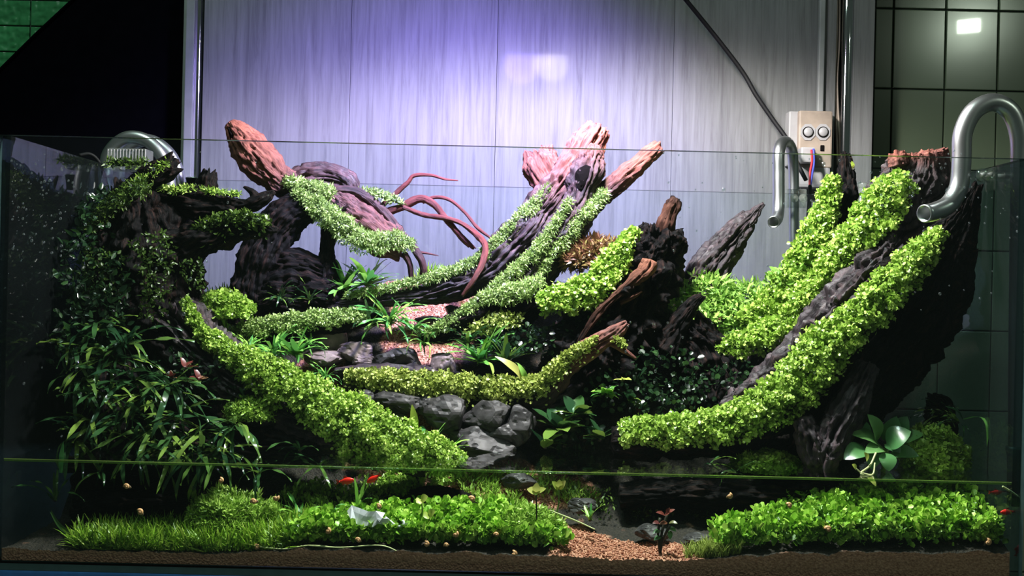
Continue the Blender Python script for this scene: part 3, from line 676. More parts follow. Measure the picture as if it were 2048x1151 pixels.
wood('red_root', 'tangle of thin red roots reaching right from the serpent-shaped driftwood', (760, 430, .47), [
    ('root', [(728, 440, .47, 6.8, .5), (785, 392, .48, 5.5, .6), (814, 366, .48, 4.2, .8), (828, 351, .48, 3.9, 1), (860, 350, .48, 3.4, 1), (890, 358, .48, 2.7, 1), (916, 361, .48, 1.4, 1)], dict(groove=.08, k=14)),
    ('root', [(752, 432, .47, 6.8, .5), (800, 415, .47, 7.6, .7), (838, 398, .47, 8.1, .8), (866, 407, .46, 6.8, .8), (890, 435, .46, 6.8, .7), (915, 464, .46, 5.5, .7), (948, 497, .46, 4.2, .5)], dict(groove=.1, k=14)),
    ('root', [(806, 414, .46, 5.1, .5), (850, 430, .46, 5.1, .6), (890, 436, .45, 5.1, .7), (922, 446, .45, 5.1, .8), (952, 468, .44, 6.4, .9), (970, 490, .40, 6.0, .9), (966, 522, .372, 6.0, .8), (948, 558, .348, 5.1, .6), (924, 592, .35, 3.8, .3)], dict(groove=.08, k=14)),
    ('root', [(845, 404, .47, 3.8, .7), (870, 394, .47, 3.6, .7), (900, 400, .46, 3.4, .8), (930, 425, .46, 3.4, .8), (955, 455, .45, 3.4, .8), (990, 482, .45, 1.7, .4)], dict(groove=.05, k=12)),
    ('root', [(905, 452, .47, 3.8, .4), (920, 476, .47, 3.6, .4), (938, 494, .47, 2.0, .2)], dict(groove=.05, k=12)),
    ('twig', [(842, 504, .475, 2.5, .1), (858, 507, .475, 1.9, .1), (877, 511, .475, 1.0, .1)], dict(groove=0, k=8)),
], 'red_wood')
wood('leaning_driftwood', 'tall leaning driftwood of three stems with dry orange tops at the centre', (960, 600, .42), [
    ('stem', [(650, 613, .41, 6), (750, 600, .415, 12), (870, 585, .42, 21), (962, 546, .43, 33), (1032, 480, .44, 36, .05), (1092, 410, .45, 34, .15), (1140, 345, .46, 32, .75), (1172, 294, .47, 31, 1), (1193, 257, .48, 26, 1)], dict(groove=.30, freq=3.2, lfreq=4, jag=.12)),
    ('stem', [(985, 620, .40, 34), (1060, 540, .40, 28), (1112, 470, .41, 27, .05), (1150, 410, .42, 24, .1), (1172, 352, .43, 31, .12), (1183, 308, .44, 20, .6), (1188, 288, .44, 9, .9)], dict(groove=.3, freq=3, lfreq=6, jag=.1)),
    ('stem', [(1035, 620, .41, 22), (1090, 550, .42, 22), (1140, 482, .43, 22), (1172, 425, .44, 19), (1215, 382, .45, 20, .25), (1265, 338, .45, 19, .95), (1318, 292, .46, 14, 1)], dict(groove=.2, jag=.25)),
    ('flake', [(1128, 408, .50, 16, .8), (1106, 368, .50, 34, 1), (1085, 330, .50, 36, 1), (1074, 300, .50, 28, 1)], dict(groove=.22, flat=.45, jag=.3)),
    ('splinter', [(1100, 340, .50, 9, .9), (1101, 310, .50, 7, .9), (1102, 290, .50, 4, .9)], dict(k=14)),
])
wood('driftwood_slab', 'dark mossy wood slab below the red sand patch', (920, 660, .37), [
    ('log', [(840, 680, .365, 10), (895, 658, .365, 22), (955, 625, .365, 25), (992, 598, .365, 13)], dict(flat=1.2)),
    ('log', [(980, 640, .38, 20), (1040, 620, .375, 34), (1075, 600, .375, 22)], {}),
], 'black_wood')
wood('driftwood_lump', 'black craggy stump with a reddish knob right of the centre', (1230, 780, .37), [
    ('trunk', [(1120, 830, .36, 75), (1195, 700, .37, 82), (1265, 600, .38, 76), (1308, 515, .39, 60), (1318, 458, .39, 40)], dict(groove=.28, lump=.42, jag=.3)),
    ('knob', [(1322, 480, .385, 20, .1), (1333, 440, .385, 17, .35), (1345, 412, .385, 16, .3), (1352, 396, .385, 9, .05)], dict(groove=.3, jag=.35)),
    ('knob', [(1288, 490, .38, 26), (1298, 448, .38, 14)], dict(lump=.4, jag=.2)),
    ('root', [(1300, 520, .31, 13, 1), (1293, 538, .31, 16, .9), (1262, 566, .30, 10, .4), (1205, 616, .29, 8, .25), (1165, 672, .285, 5, .1), (1140, 720, .285, 3)], dict(groove=.45, freq=3.4, lfreq=4)),
    ('splinter', [(1240, 605, .30, 6, .3), (1268, 592, .30, 5, .5), (1284, 582, .30, 2, .6)], dict(k=14)),
    ('trunk', [(1440, 790, .36, 70), (1405, 705, .365, 58), (1370, 660, .37, 40)], dict(groove=.25, lump=.3)),
], 'black_wood')
wood('driftwood_horn', 'small black horn of wood in front of the bright bush', (1360, 680, .33), [
    ('spike', [(1325, 700, .34, 34), (1362, 640, .34, 20), (1385, 608, .34, 14), (1405, 590, .34, 6)], {})], 'black_wood')
wood('driftwood_spike', 'grey grooved wood spike with two points left of the steel pipe', (1420, 560, .46), [
    ('spike', [(1385, 590, .46, 36), (1432, 520, .46, 32), (1476, 466, .46, 22), (1508, 428, .46, 11), (1528, 406, .46, 4)], dict(groove=.45, freq=3.2, lfreq=5)),
    ('spike', [(1390, 565, .465, 22), (1432, 500, .465, 18), (1462, 455, .465, 12), (1487, 423, .465, 3)], dict(groove=.4, freq=3, lfreq=5)),
])
wood('driftwood_branch', 'curved mossy branch with a bare brown tip across the rock steps', (900, 790, .30), [
    ('branch', [(690, 768, .30, 18), (850, 778, .30, 22), (1000, 792, .29, 25), (1090, 782, .28, 25, .1), (1133, 730, .27, 20, .45), (1190, 690, .26, 17, .6), (1232, 663, .26, 13, .6), (1254, 646, .26, 6, .6)], dict(groove=.4, freq=3, lfreq=5)),
    ('branch', [(950, 805, .305, 18), (1050, 822, .30, 28), (1150, 800, .31, 34)], {}),
    ('twig', [(1222, 686, .258, 6, .5), (1250, 702, .25, 5, .7), (1273, 717, .25, 2, .7)], dict(k=12)),
])
wood('driftwood_plank', 'flat violet-grey wood strip lying behind the mossy branch', (800, 745, .34), [
    ('plank', [(670, 742, .335, 7), (740, 738, .335, 11), (830, 742, .335, 12), (918, 750, .335, 6)], dict(groove=.4, freq=3, lfreq=4, flat=2.2))])
wood('driftwood_ridge', 'low mossy root running from the left stump towards the red sand', (600, 650, .36), [
    ('root', [(430, 700, .345, 20), (560, 662, .355, 20), (690, 645, .37, 17), (780, 632, .40, 10)], {})], 'black_wood')
wood('broad_driftwood', 'broad dark trunk with a red broken top leaning at the right', (1600, 720, .42), [
    ('trunk', [(1470, 770, .39, 40), (1590, 690, .36, 55), (1690, 580, .325, 62), (1762, 485, .29, 66), (1812, 395, .262, 64), (1835, 330, .245, 56, .1), (1834, 306, .242, 50, .9)], dict(groove=.34, freq=3.6, lfreq=5, jag=.08, flat=.55)),
    ('splinter', [(1800, 330, .235, 20, .5), (1795, 304, .235, 14, 1)], dict(jag=.25)),
    ('splinter', [(1850, 320, .23, 20, .5), (1855, 302, .23, 14, 1)], dict(jag=.25)),
])
wood('driftwood_post', 'slim black upright wood in front of the right chrome pole', (1640, 620, .41), [
    ('stem', [(1590, 660, .40, 24), (1650, 545, .41, 24), (1682, 440, .41, 20), (1692, 365, .41, 17), (1689, 306, .41, 11)], dict(lump=.4, jag=.4, groove=.3)),
    ('knot', [(1690, 420, .40, 16), (1700, 390, .40, 16), (1702, 360, .40, 8)], {}),
], 'black_wood')
wood('driftwood_log', 'wide black log leaning to the right glass behind the long moss strip', (1640, 920, .24), [
    ('trunk', [(1600, 955, .21, 50), (1665, 855, .21, 60), (1745, 730, .20, 80), (1830, 605, .18, 92), (1888, 515, .16, 62), (1928, 440, .138, 30), (1944, 395, .125, 17), (1957, 368, .12, 8)], dict(groove=.26, freq=4.2, lfreq=4, flat=.5)),
    ('trunk', [(1455, 830, .27, 30), (1580, 750, .25, 46), (1672, 645, .23, 52), (1752, 548, .215, 46), (1800, 490, .21, 26)], dict(groove=.42, freq=3.6, lfreq=4, mat='wood')),
    ('shoulder', [(1850, 640, .18, 50), (1902, 560, .165, 46), (1926, 500, .15, 24)], dict(lump=.3, flat=.5)),
    ('root', [(1225, 885, .215, 30), (1350, 880, .215, 34), (1470, 868, .215, 36), (1580, 815, .215, 40), (1640, 740, .22, 34)], {}),
    ('root', [(1606, 835, .14, 16), (1618, 868, .14, 24), (1634, 908, .14, 26), (1645, 940, .14, 18)], dict(groove=.5, freq=3.6, lfreq=8, mat='wood')),
    ('root', [(1738, 730, .16, 18), (1700, 812, .14, 28), (1664, 876, .132, 30), (1645, 930, .13, 20)], dict(groove=.5, freq=4, lfreq=5, mat='wood')),
], 'black_wood')
wood('driftwood_root', 'short dark stump under the dark fern near the right glass', (1890, 950, .30), [
    ('trunk', [(1868, 980, .215, 34), (1880, 880, .215, 32), (1876, 815, .21, 26), (1862, 790, .21, 10)], {})], 'black_wood')
wood('sunken_root', 'dark sunken root under water left of the green slope', (900, 1000, .15), [
    ('root', [(820, 985, .17, 8), (880, 990, .16, 18), (930, 1010, .15, 22), (975, 1020, .15, 12)], dict(groove=.4, freq=3, lfreq=6))], 'black_wood')
wood('sunken_wood', 'dark sunken log under water below the left ferns', (300, 1020, .16), [
    ('log', [(160, 1030, .17, 42), (250, 1010, .17, 40), (400, 1000, .17, 34), (520, 985, .17, 22)], {})], 'black_wood')
wood('sunken_log', 'black sunken log under water right of the sand', (1500, 1000, .18), [
    ('log', [(1240, 990, .19, 24), (1400, 985, .18, 34), (1560, 985, .18, 36), (1700, 990, .18, 22)], {})], 'black_wood')

# ------------------------------------------------------------------ stones
def stone_mesh(name, c, r, seed, cuts=9, sub=4):
    import bmesh
    bm = bmesh.new(); bmesh.ops.create_icosphere(bm, subdivisions=sub, radius=1)
    rr = random.Random(seed)
    planes = []
    for _ in range(cuts):
        v = Vector((rr.gauss(0, 1), rr.gauss(0, 1), rr.gauss(0, 1))).normalized(); planes.append((v, rr.uniform(.55, .85)))
    for v in bm.verts:
        p = v.co.copy()
        for nrm, d in planes:
            t = p.dot(nrm)
            if t > d: p -= nrm * (t - d) * .92
        p *= 1 + .10 * noise.noise(p * 2.2 + Vector((seed, 0, 0))) - (.10 * max(0., 1 - 7 * abs(noise.noise(p * 1.7 + Vector((seed * 3.1, 5, 0))))) if sub > 2 else 0)
        v.co = Vector((p.x * r[0], p.y * r[1], p.z * r[2])) + c
    me = bpy.data.meshes.new(name); bm.to_mesh(me); bm.free()
    return me
def stone(px, py, y, rx, rz, seed, mat, label, ry=None, rot=0):
    s = S(y); c = P(px, py, y)
    g = 1.28 if mat == 'stone' and y > .2 else 1.1
    me = stone_mesh('stone', Vector(), (rx * s * g, (ry or rx * .8) * s * g, rz * s * g), seed)
    o = link('stone', me, M[mat]); o.location = c; o.rotation_euler = (0, rot, 0)
    tag(o, label, 'stone', 'stones of the rock steps'); return o
STONES = [  # px, py, depth, half width, half height, seed
    (662, 680, .385, 30, 34, 1, 'stone_pale', 'upright pale stone behind the flat stones'),
    (650, 718, .365, 46, 18, 2, 'stone_pale', 'broad flat pale stone at the left of the upper step'),
    (712, 702, .37, 36, 20, 3, 'stone_pale', 'rounded pale stone at the centre of the upper step'),
    (728, 722, .355, 22, 14, 4, 'stone_pale', 'small pale stone at the right end of the upper step'),
    (888, 730, .35, 32, 32, 5, 'stone_pale', 'round pinkish stone beside the broad-leaved plant'),
    (800, 725, .365, 46, 26, 6, 'stone', 'dark rough stone between the pale stones and the pinkish stone'),
    (724, 805, 0.270, 34, 24, 7, 'stone', 'dark stone under the left end of the mossy branch'),
    (800, 805, 0.265, 46, 24, 8, 'stone', 'wide dark stone in the middle of the rock wall'),
    (770, 835, 0.255, 34, 14, 9, 'stone', 'thin dark slab at the foot of the rock wall'),
    (896, 828, 0.255, 46, 32, 10, 'stone', 'large cracked dark stone at the right of the rock wall'),
    (862, 815, 0.260, 26, 22, 20, 'stone', 'small dark stone squeezed in the rock wall beside the large cracked stone'),
    (975, 835, 0.245, 44, 30, 11, 'stone', 'smooth dark stone below the branch, right of the cracked stone'),
    (965, 888, .225, 54, 28, 12, 'stone', 'sloping dark streaked stone just above the water'),
    (1040, 850, 0.235, 30, 34, 13, 'stone', 'dark stone half hidden by the leafy plant'),
    (1305, 1064, .10, 34, 17, 14, 'stone', 'dark flat stone under water behind the red stemmed plant'),
    (1040, 962, .19, 34, 16, 15, 'stone', 'grey stone under water on the sand slope'),
    (1165, 1010, .15, 28, 16, 16, 'stone', 'brown-grey stone under water at the end of the sand slope'),
    (1400, 1075, .08, 34, 10, 17, 'stone', 'low dark stone at the back edge of the front sand'),
    (1008, 868, .235, 34, 24, 21, 'stone', 'dark wet stone at the water edge left of the glossy leaves'),
    (925, 868, .245, 24, 16, 22, 'stone', 'small dark stone between the sand and the sloping stone'),
    (905, 622, .445, 14, 12, 18, 'stone', 'small dark pebble at the right edge of the red sand'),
    (860, 640, .44, 24, 8, 19, 'stone', 'flat dark pebble at the front of the red sand'),
]
for a in STONES: stone(*a)

def hollow(thing_name, px, py, y, rx, rz, rot):  # flat dark lump, its colour painted as the shade inside a hollow
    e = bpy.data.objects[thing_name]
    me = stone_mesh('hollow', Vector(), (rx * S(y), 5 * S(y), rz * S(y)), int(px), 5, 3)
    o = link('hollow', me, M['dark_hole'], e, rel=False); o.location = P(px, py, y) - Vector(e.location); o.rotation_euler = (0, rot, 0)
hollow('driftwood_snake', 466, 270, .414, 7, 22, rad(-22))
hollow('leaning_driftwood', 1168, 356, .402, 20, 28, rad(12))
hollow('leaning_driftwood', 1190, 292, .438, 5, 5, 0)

# ------------------------------------------------------------------ leaf scatter
ROUND = (np.array([(0, 0, 0), (.3, .36, .07), (.78, .36, .06), (1, 0, -.04), (.78, -.36, .06), (.3, -.36, .07)]), np.array([(0, 3, 2, 1), (0, 5, 4, 3)]))
NEEDLE = (np.array([(0, 0, 0), (.5, .13, .05), (1, 0, -.03), (.5, -.13, .05)]), np.array([(0, 3, 2, 1)]))
OVAL = (np.array([(0, 0, 0), (.32, .24, .05), (.7, .22, .03), (1, 0, -.10), (.7, -.22, .03), (.32, -.24, .05)]), np.array([(0, 3, 2, 1), (0, 5, 4, 3)]))
BLADE = (np.array([(0, .03, 0), (0, -.03, 0), (.4, .035, .03), (.4, -.035, .03), (.75, .025, -.01), (.75, -.025, -.01), (1, .003, -.10), (1, -.003, -.10)]), np.array([(0, 1, 3, 2), (2, 3, 5, 4), (4, 5, 7, 6)]))
def nrm(a): return a / (np.linalg.norm(a, axis=-1, keepdims=True) + 1e-9)
def scatter(pos, normal, size, tmpl, lift=0.5, spread=1.0, rng=RNG):
    """leaves at pos, growing along normal*lift + random*spread -> V, F"""
    n = len(pos); tv, tf = tmpl
    X = nrm(normal * lift + nrm(rng.normal(0, 1, (n, 3))) * spread)
    Z = nrm(normal + 0.5 * rng.normal(0, 1, (n, 3))); Z = nrm(Z - X * (Z * X).sum(1, keepdims=True)); Y = np.cross(Z, X)
    sz = np.asarray(size)[:, None, None]
    V = pos[:, None] + sz * (tv[None, :, 0:1] * X[:, None] + tv[None, :, 1:2] * Y[:, None] + tv[None, :, 2:3] * Z[:, None])
    F = tf[None] + (np.arange(n) * len(tv))[:, None, None]
    return V.reshape(-1, 3), F.reshape(-1, 4)
def finish(name, chunks, mat, label, cat):
    V = []; F = []; T = []; off = 0
    for v, f, t in chunks:
        V.append(v); F.append(f + off); T.append(t); off += len(v)
    o = link(name, mesh(name, np.vstack(V), np.vstack(F), True, {'tint': np.concatenate(T)}), M[mat])
    return tag(o, label, cat, kind='stuff')
def core_tube(a, k=10, f=.5):
    C = a[:, :3]; T, U, W = frames(C); th = np.linspace(0, 2 * np.pi, k, endpoint=False)
    R = a[:, 3] * f; R = R * np.concatenate([np.linspace(.2, 1, 3), np.ones(max(0, len(R) - 6)), np.linspace(1, .2, 3)])[:len(R)]
    V = (C[:, None] + R[:, None, None] * (np.cos(th)[None, :, None] * U[:, None] + np.sin(th)[None, :, None] * W[:, None])).reshape(-1, 3)
    V = V + RNG.normal(0, 1, V.shape) * np.repeat(R, k)[:, None] * .08
    ix = np.arange(len(C) * k).reshape(-1, k); nx_ = np.roll(ix, -1, 1)
    return V, np.stack([ix[:-1], nx_[:-1], nx_[1:], ix[1:]], -1).reshape(-1, 4)
def moss(name, ctrl, kind, size, dens, label, mat, lift=.5, spread=1., arc=2.3, up=(0, -.45, 1.), thick=.30, core=True, tint=(0.15, 1.0), cat='moss', hang=0.0):
    """a strip of moss along a wood path; dens = leaves per cm2 of strip"""
    chunks = []
    for c in (ctrl if isinstance(ctrl[0], list) else [ctrl]):
        a = catmull(path3(c), max(24, len(c) * 10))
        C, R = a[:, :3], a[:, 3]
        seg = np.linalg.norm(np.diff(C, axis=0), axis=1); w = seg * (R[1:] + R[:-1]); area = w.sum() * 1e4
        n = int(area * dens); i = RNG.choice(len(seg), n, p=w / w.sum()); t = RNG.uniform(0, 1, n)[:, None]
        c0 = C[i] * (1 - t) + C[i + 1] * t; r0 = R[i] * (1 - t[:, 0]) + R[i + 1] * t[:, 0]
        T = nrm(C[i + 1] - C[i]); U = np.array(up)[None] - T * (T @ np.array(up))[:, None]; U = nrm(U); W = np.cross(T, U)
        ph = RNG.uniform(-arc, arc, n)
        no = np.cos(ph)[:, None] * U + np.sin(ph)[:, None] * W
        q = c0 + no * r0[:, None]
        lum = pn(q * 45) * .34 + pn(q * 110 + 9) * .30
        keep = RNG.uniform(0, 1, n) < np.clip(1.25 + 1.8 * lum - .32 * np.abs(ph), 0, 1)
        c0, r0, no, ph, lum, T = c0[keep], r0[keep], no[keep], ph[keep], lum[keep], T[keep]; n = len(c0)
        rr = r0 * (.66 + lum + thick * RNG.uniform(0, 1, n) ** 1.5)
        pos = c0 + no * rr[:, None]
        if hang:
            h = RNG.uniform(0, 1, n) < .12; pos[h, 2] -= RNG.uniform(0, hang, h.sum())
        sz = size * RNG.uniform(.6, 1.25, n)
        v, f = scatter(pos, no, sz, kind, lift, spread)
        tn = np.clip(RNG.normal(.55, .2, n) + lum * .8, *tint)
        chunks.append((v, f, np.repeat(tn, len(kind[0]))))
        if core:
            v, f = core_tube(a); chunks.append((v, f, np.full(len(v), .05)))
    return finish(name, chunks, mat, label, cat)
def mound(name, px, py, y, rx, rz, kind, size, dens, label, mat, lift=.5, spread=1., ry=None, cat='moss', tint=(.1, 1.)):
    c = np.array(P(px, py, y)); s = S(y); r = np.array([rx * s, (ry or rx) * s, rz * s])
    n = int(2.5 * r[0] * (r[2] + r[1]) * 1e4 * dens * 1.3)
    d = nrm(RNG.normal(0, 1, (n, 3))); d[:, 2] = np.abs(d[:, 2]) * 1.0 - .25; d[:, 1] -= .35; d = nrm(d)
    lum = np.array([noise.noise(Vector(p) * 2.2 + Vector((px, 0, 0))) for p in d]) * .28
    pos = c + d * r * (1 + lum + RNG.uniform(-.12, .1, n))[:, None]
    v, f = scatter(pos, d, size * RNG.uniform(.6, 1.25, n), kind, lift, spread)
    cv, cf = ico_template(); cv = c + cv * r * .85
    cf = np.concatenate([cf, cf[:, 2:3]], 1)
    v2 = []; f2 = []
    me_t = [(v, f, np.repeat(np.clip(RNG.normal(.55, .2, n) + lum, *tint), len(kind[0])))]
    o = finish(name, me_t, mat, label, cat)
    return o
def carpet(name, blobs, kind, size, dens, label, mat, h=.004, lift=1., spread=.8, cat='carpet plant', tint=(.1, 1.), layers=.006):
    """leaves over the soil: blobs (px,py,y,a_px,b_m)"""
    pts = []
    for px, py, y, a, b in blobs:
        p = P(px, py, y); aa = a * S(y); n = int(math.pi * aa * b * 1e4 * dens)
        q = RNG.uniform(-1, 1, (int(n * 1.3), 2)); q = q[(q ** 2).sum(1) < 1]
        pts.append(np.stack([p.x + q[:, 0] * aa, p.y + q[:, 1] * b], -1))
    pts = np.concatenate(pts)
    pts = pts[(pts[:, 1] > GT + .006) & (pts[:, 1] < YB - .004) & (pts[:, 0] > XI0 + .004) & (pts[:, 0] < XI1 - .004)]
    bump = pn(np.column_stack([pts * 34, np.full(len(pts), 9.)])) + .6 * pn(np.column_stack([pts * 95, np.full(len(pts), 4.)]))
    ok = RNG.uniform(0, 1, len(pts)) < np.clip(.62 + 1.3 * bump, .08, 1); pts, bump = pts[ok], bump[ok]
    z = H(pts[:, 0], pts[:, 1]) + np.maximum(.002, h * (.75 + bump)) + RNG.uniform(0, 1, len(pts)) * layers
    pos = np.column_stack([pts, z]); no = np.tile([0, -.25, 1.], (len(pts), 1))
    v, f = scatter(pos, nrm(no), size * RNG.uniform(.6, 1.3, len(pts)), kind, lift, spread)
    v[:, 1] = np.maximum(v[:, 1], GT + .005 + .008 * RNG.uniform(0, 1, len(v)))
    tn = np.clip(RNG.normal(.5, .28, len(pts)) + bump * .4, *tint)
    return finish(name, [(v, f, np.repeat(tn, len(kind[0])))], mat, label, cat)

# moss strips -- left stump
moss('moss_strip', [(368, 598, .225, 10), (398, 655, .215, 15), (450, 700, .205, 22), (520, 740, .195, 38), (600, 788, .185, 44), (690, 840, .172, 52), (780, 885, .16, 52), (880, 915, .15, 38), (930, 925, .15, 14)], ROUND, .0052, 100,
     'bright green moss strip sweeping down from the left stump to the water', 'moss_round')
moss('moss_ridge', [(455, 672, .33, 14), (520, 655, .335, 20), (600, 645, .34, 22), (680, 635, .355, 18), (735, 630, .375, 10)], OVAL, .0058, 80, 'yellow-green moss along the low root left of the red sand', 'moss_feather')
moss('moss_strip', [(275, 372, .26, 10), (305, 350, .262, 14), (340, 328, .262, 12)], NEEDLE, .009, 50, 'small green moss strip on top of the left stump', 'moss_round', arc=1.6)
moss('moss_strip', [(315, 378, .29, 6), (350, 384, .28, 9), (400, 382, .28, 8), (435, 386, .28, 6), (480, 392, .285, 7)], NEEDLE, .008, 50, 'thin lit moss fringe on the flat top of the left stump', 'moss_round', arc=1.5)
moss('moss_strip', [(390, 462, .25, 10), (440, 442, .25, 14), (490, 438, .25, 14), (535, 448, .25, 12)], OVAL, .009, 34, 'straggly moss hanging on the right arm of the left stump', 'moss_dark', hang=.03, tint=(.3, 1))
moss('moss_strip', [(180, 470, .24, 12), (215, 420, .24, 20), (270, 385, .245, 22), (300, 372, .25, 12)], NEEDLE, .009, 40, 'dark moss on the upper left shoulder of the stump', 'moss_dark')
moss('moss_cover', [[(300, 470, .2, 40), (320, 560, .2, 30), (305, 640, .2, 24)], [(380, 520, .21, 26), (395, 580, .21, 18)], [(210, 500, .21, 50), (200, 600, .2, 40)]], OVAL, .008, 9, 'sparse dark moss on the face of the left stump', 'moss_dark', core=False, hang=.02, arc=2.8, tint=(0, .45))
mound('moss_mound', 452, 622, .30, 50, 38, ROUND, .0075, 40, 'round bright moss ball behind the left stump', 'moss_round')
mound('moss_mound', 505, 828, .185, 44, 34, OVAL, .0065, 34, 'olive moss ball on the lower left root', 'moss_round', tint=(.0, .6))
carpet('moss_patch', [(440, 690, .34, 60, .05), (520, 690, .37, 70, .05)], OVAL, .008, 22, 'green moss patch between the left stump and the stones', 'moss_round', h=.008, layers=.012, cat='moss')
# snake log
moss('moss_strip', [[(568, 362, .435, 11.0), (615, 376, .435, 15.6), (668, 388, .44, 12.9)], [(588, 385, .425, 9.2), (640, 418, .42, 22.1), (690, 462, .415, 25.8), (740, 488, .42, 22.1), (790, 482, .43, 18.4), (828, 492, .44, 9.2)]], NEEDLE, .0095, 80,
     'pale feathery moss on the serpent-shaped driftwood', 'moss_feather', lift=.6)
moss('moss_strip', [(715, 383, .465, 5), (760, 390, .462, 10), (808, 409, .46, 5)], NEEDLE, .010, 40, 'small moss tuft where the red roots begin', 'moss_feather')
# central trunk
moss('moss_strip', [(690, 593, .405, 5.6), (780, 576, .405, 8.0), (870, 553, .405, 9.6), (945, 525, .41, 11.2), (1005, 476, .415, 13.6), (1060, 420, .425, 13.6), (1103, 372, .435, 8.8)], NEEDLE, .0085, 90, 'long moss edge on the left side of the central trunk', 'moss_feather')
moss('moss_strip', [(955, 610, .37, 11.9), (1010, 562, .37, 13.2), (1062, 515, .375, 13.2), (1100, 465, .385, 9.9), (1142, 398, .395, 5.3)], NEEDLE, .0085, 90, 'moss strip up the middle of the central trunk', 'moss_feather')
moss('moss_strip', [(1062, 568, .385, 8.8), (1100, 512, .39, 14.4), (1140, 465, .40, 15.2), (1180, 415, .41, 17.6), (1212, 386, .42, 14.4)], NEEDLE, .0085, 85, 'moss sleeve on the right stem of the central trunk', 'moss_feather')
moss('moss_strip', [[(850, 668, .345, 8.1), (910, 642, .345, 12.6), (955, 606, .35, 12.6)], [(960, 600, .35, 14.4), (1010, 590, .35, 19.8), (1060, 578, .35, 18.0), (1085, 560, .36, 10.8)]], NEEDLE, .0085, 80, 'moss over the slab at the foot of the central trunk', 'moss_feather')
# lump
moss('moss_strip', [(1272, 458, .34, 9.5), (1250, 490, .335, 20.9), (1225, 535, .33, 30.4), (1185, 582, .32, 36.1), (1120, 600, .32, 32.3), (1078, 612, .32, 20.9)], ROUND, .0072, 50, 'vivid green leafy moss on the left side of the black craggy stump', 'moss_round', tint=(.3, 1))
moss('moss_strip', [(930, 665, .35, 14), (990, 645, .35, 20), (1045, 640, .35, 12)], OVAL, .009, 26, 'yellow moss cushion left of the black craggy stump', 'moss_yellow')
mound('moss_tuft', 1192, 525, .42, 62, 42, NEEDLE, .017, 16, 'reddish brown moss tuft behind the black craggy stump', 'moss_brown', lift=.8)
# branch
moss('moss_strip', [(692, 752, .283, 16), (780, 762, .278, 25), (880, 771, .273, 27), (980, 778, .268, 25), (1075, 772, .262, 22), (1110, 738, .256, 18), (1150, 706, .252, 13), (1195, 678, .25, 7)], ROUND, .0056, 75, 'yellow-green moss thick along the curved branch above the rocks', 'moss_yellow', hang=.022)
moss('moss_strip', [(1228, 676, .248, 5), (1240, 684, .246, 7), (1252, 694, .246, 5)], ROUND, .007, 34, 'tiny moss tuft near the bare branch tip', 'moss_yellow')
# right group
moss('moss_strip', [(1395, 698, .35, 10), (1480, 690, .33, 27), (1570, 655, .305, 33), (1632, 592, .28, 39), (1690, 516, .255, 41), (1752, 438, .23, 46), (1790, 382, .212, 42), (1806, 345, .208, 16)], ROUND, .0066, 58, 'wide bright moss band climbing the broad right trunk', 'moss_round')
moss('moss_strip', [(1480, 648, .36, 18.0), (1540, 612, .365, 30.6), (1600, 540, .37, 36.0), (1640, 452, .375, 30.6), (1660, 385, .375, 21.6), (1667, 350, .375, 9.0)], ROUND, .0066, 58, 'bright moss band on the slim black upright wood', 'moss_round')
moss('moss_strip', [(1240, 868, .2, 28.5), (1350, 862, .195, 36.1), (1460, 850, .185, 40), (1560, 800, .17, 48), (1635, 720, .155, 50), (1705, 650, .145, 42), (1775, 584, .137, 37), (1842, 508, .127, 33), (1888, 462, .118, 12)], ROUND, .0062, 64, 'long bright moss strip curving from the water up the right black log', 'moss_round', tint=(.15, .95))
mound('moss_mound', 1868, 915, .165, 52, 62, ROUND, .0075, 30, 'moss ball beside the round-leaved plant at the right', 'moss_round', tint=(.1, .7))
mound('moss_mound', 1530, 930, .20, 60, 28, ROUND, .006, 36, 'small moss ball at the waterline left of the black log', 'moss_round', tint=(.0, .6))

# bushes and dark shrubs
def bushfn(name, blobs, kind, size, n, label, mat, lift=.7, spread=1., cat='bush', tint=(0., 1.), up=(0, -.3, .8)):
    ch = []
    for px, py, y, rx, rz, ry in blobs:
        c = np.array(P(px, py, y)); s = S(y)
        d = nrm(RNG.normal(0, 1, (n, 3))) * (RNG.uniform(.35, 1, n) ** .5)[:, None]
        pos = c + d * np.array([rx * s, ry, rz * s])
        pos[:, 0] = np.clip(pos[:, 0], XI0 + .006, XI1 - .006)
        no = nrm(d + np.array(up)[None] * .8)
        v, f = scatter(pos, no, size * RNG.uniform(.6, 1.3, n), kind, lift, spread)
        ch.append((v, f, np.repeat(np.clip(RNG.normal(.5, .22, n), *tint), len(kind[0]))))
    return finish(name, ch, mat, label, cat)
bushfn('bush', [(1415, 590, .44, 60, 46, .05), (1490, 605, .43, 80, 40, .05), (1345, 615, .42, 50, 36, .03), (1450, 640, .40, 90, 34, .03), (1550, 620, .44, 50, 34, .04)], NEEDLE, .018, 1500, 'light green feathery bush between the craggy stump and the right moss', 'bush', tint=(.25, 1))
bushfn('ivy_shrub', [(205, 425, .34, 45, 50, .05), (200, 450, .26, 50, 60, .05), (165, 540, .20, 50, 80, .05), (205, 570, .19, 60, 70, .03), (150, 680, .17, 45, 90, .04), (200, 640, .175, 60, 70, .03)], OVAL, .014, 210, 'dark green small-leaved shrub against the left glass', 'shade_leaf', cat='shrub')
bushfn('ground_cover', [(1240, 780, .27, 80, 40, .03), (1330, 740, .29, 80, 50, .03), (1420, 770, .28, 70, 40, .03), (1330, 810, .25, 70, 28, .03), (1480, 760, .30, 60, 40, .03), (1150, 860, .25, 50, 50, .03)], ROUND, .010, 150, 'dark small-leaved ground cover in the shade right of the curved branch', 'shade_leaf')
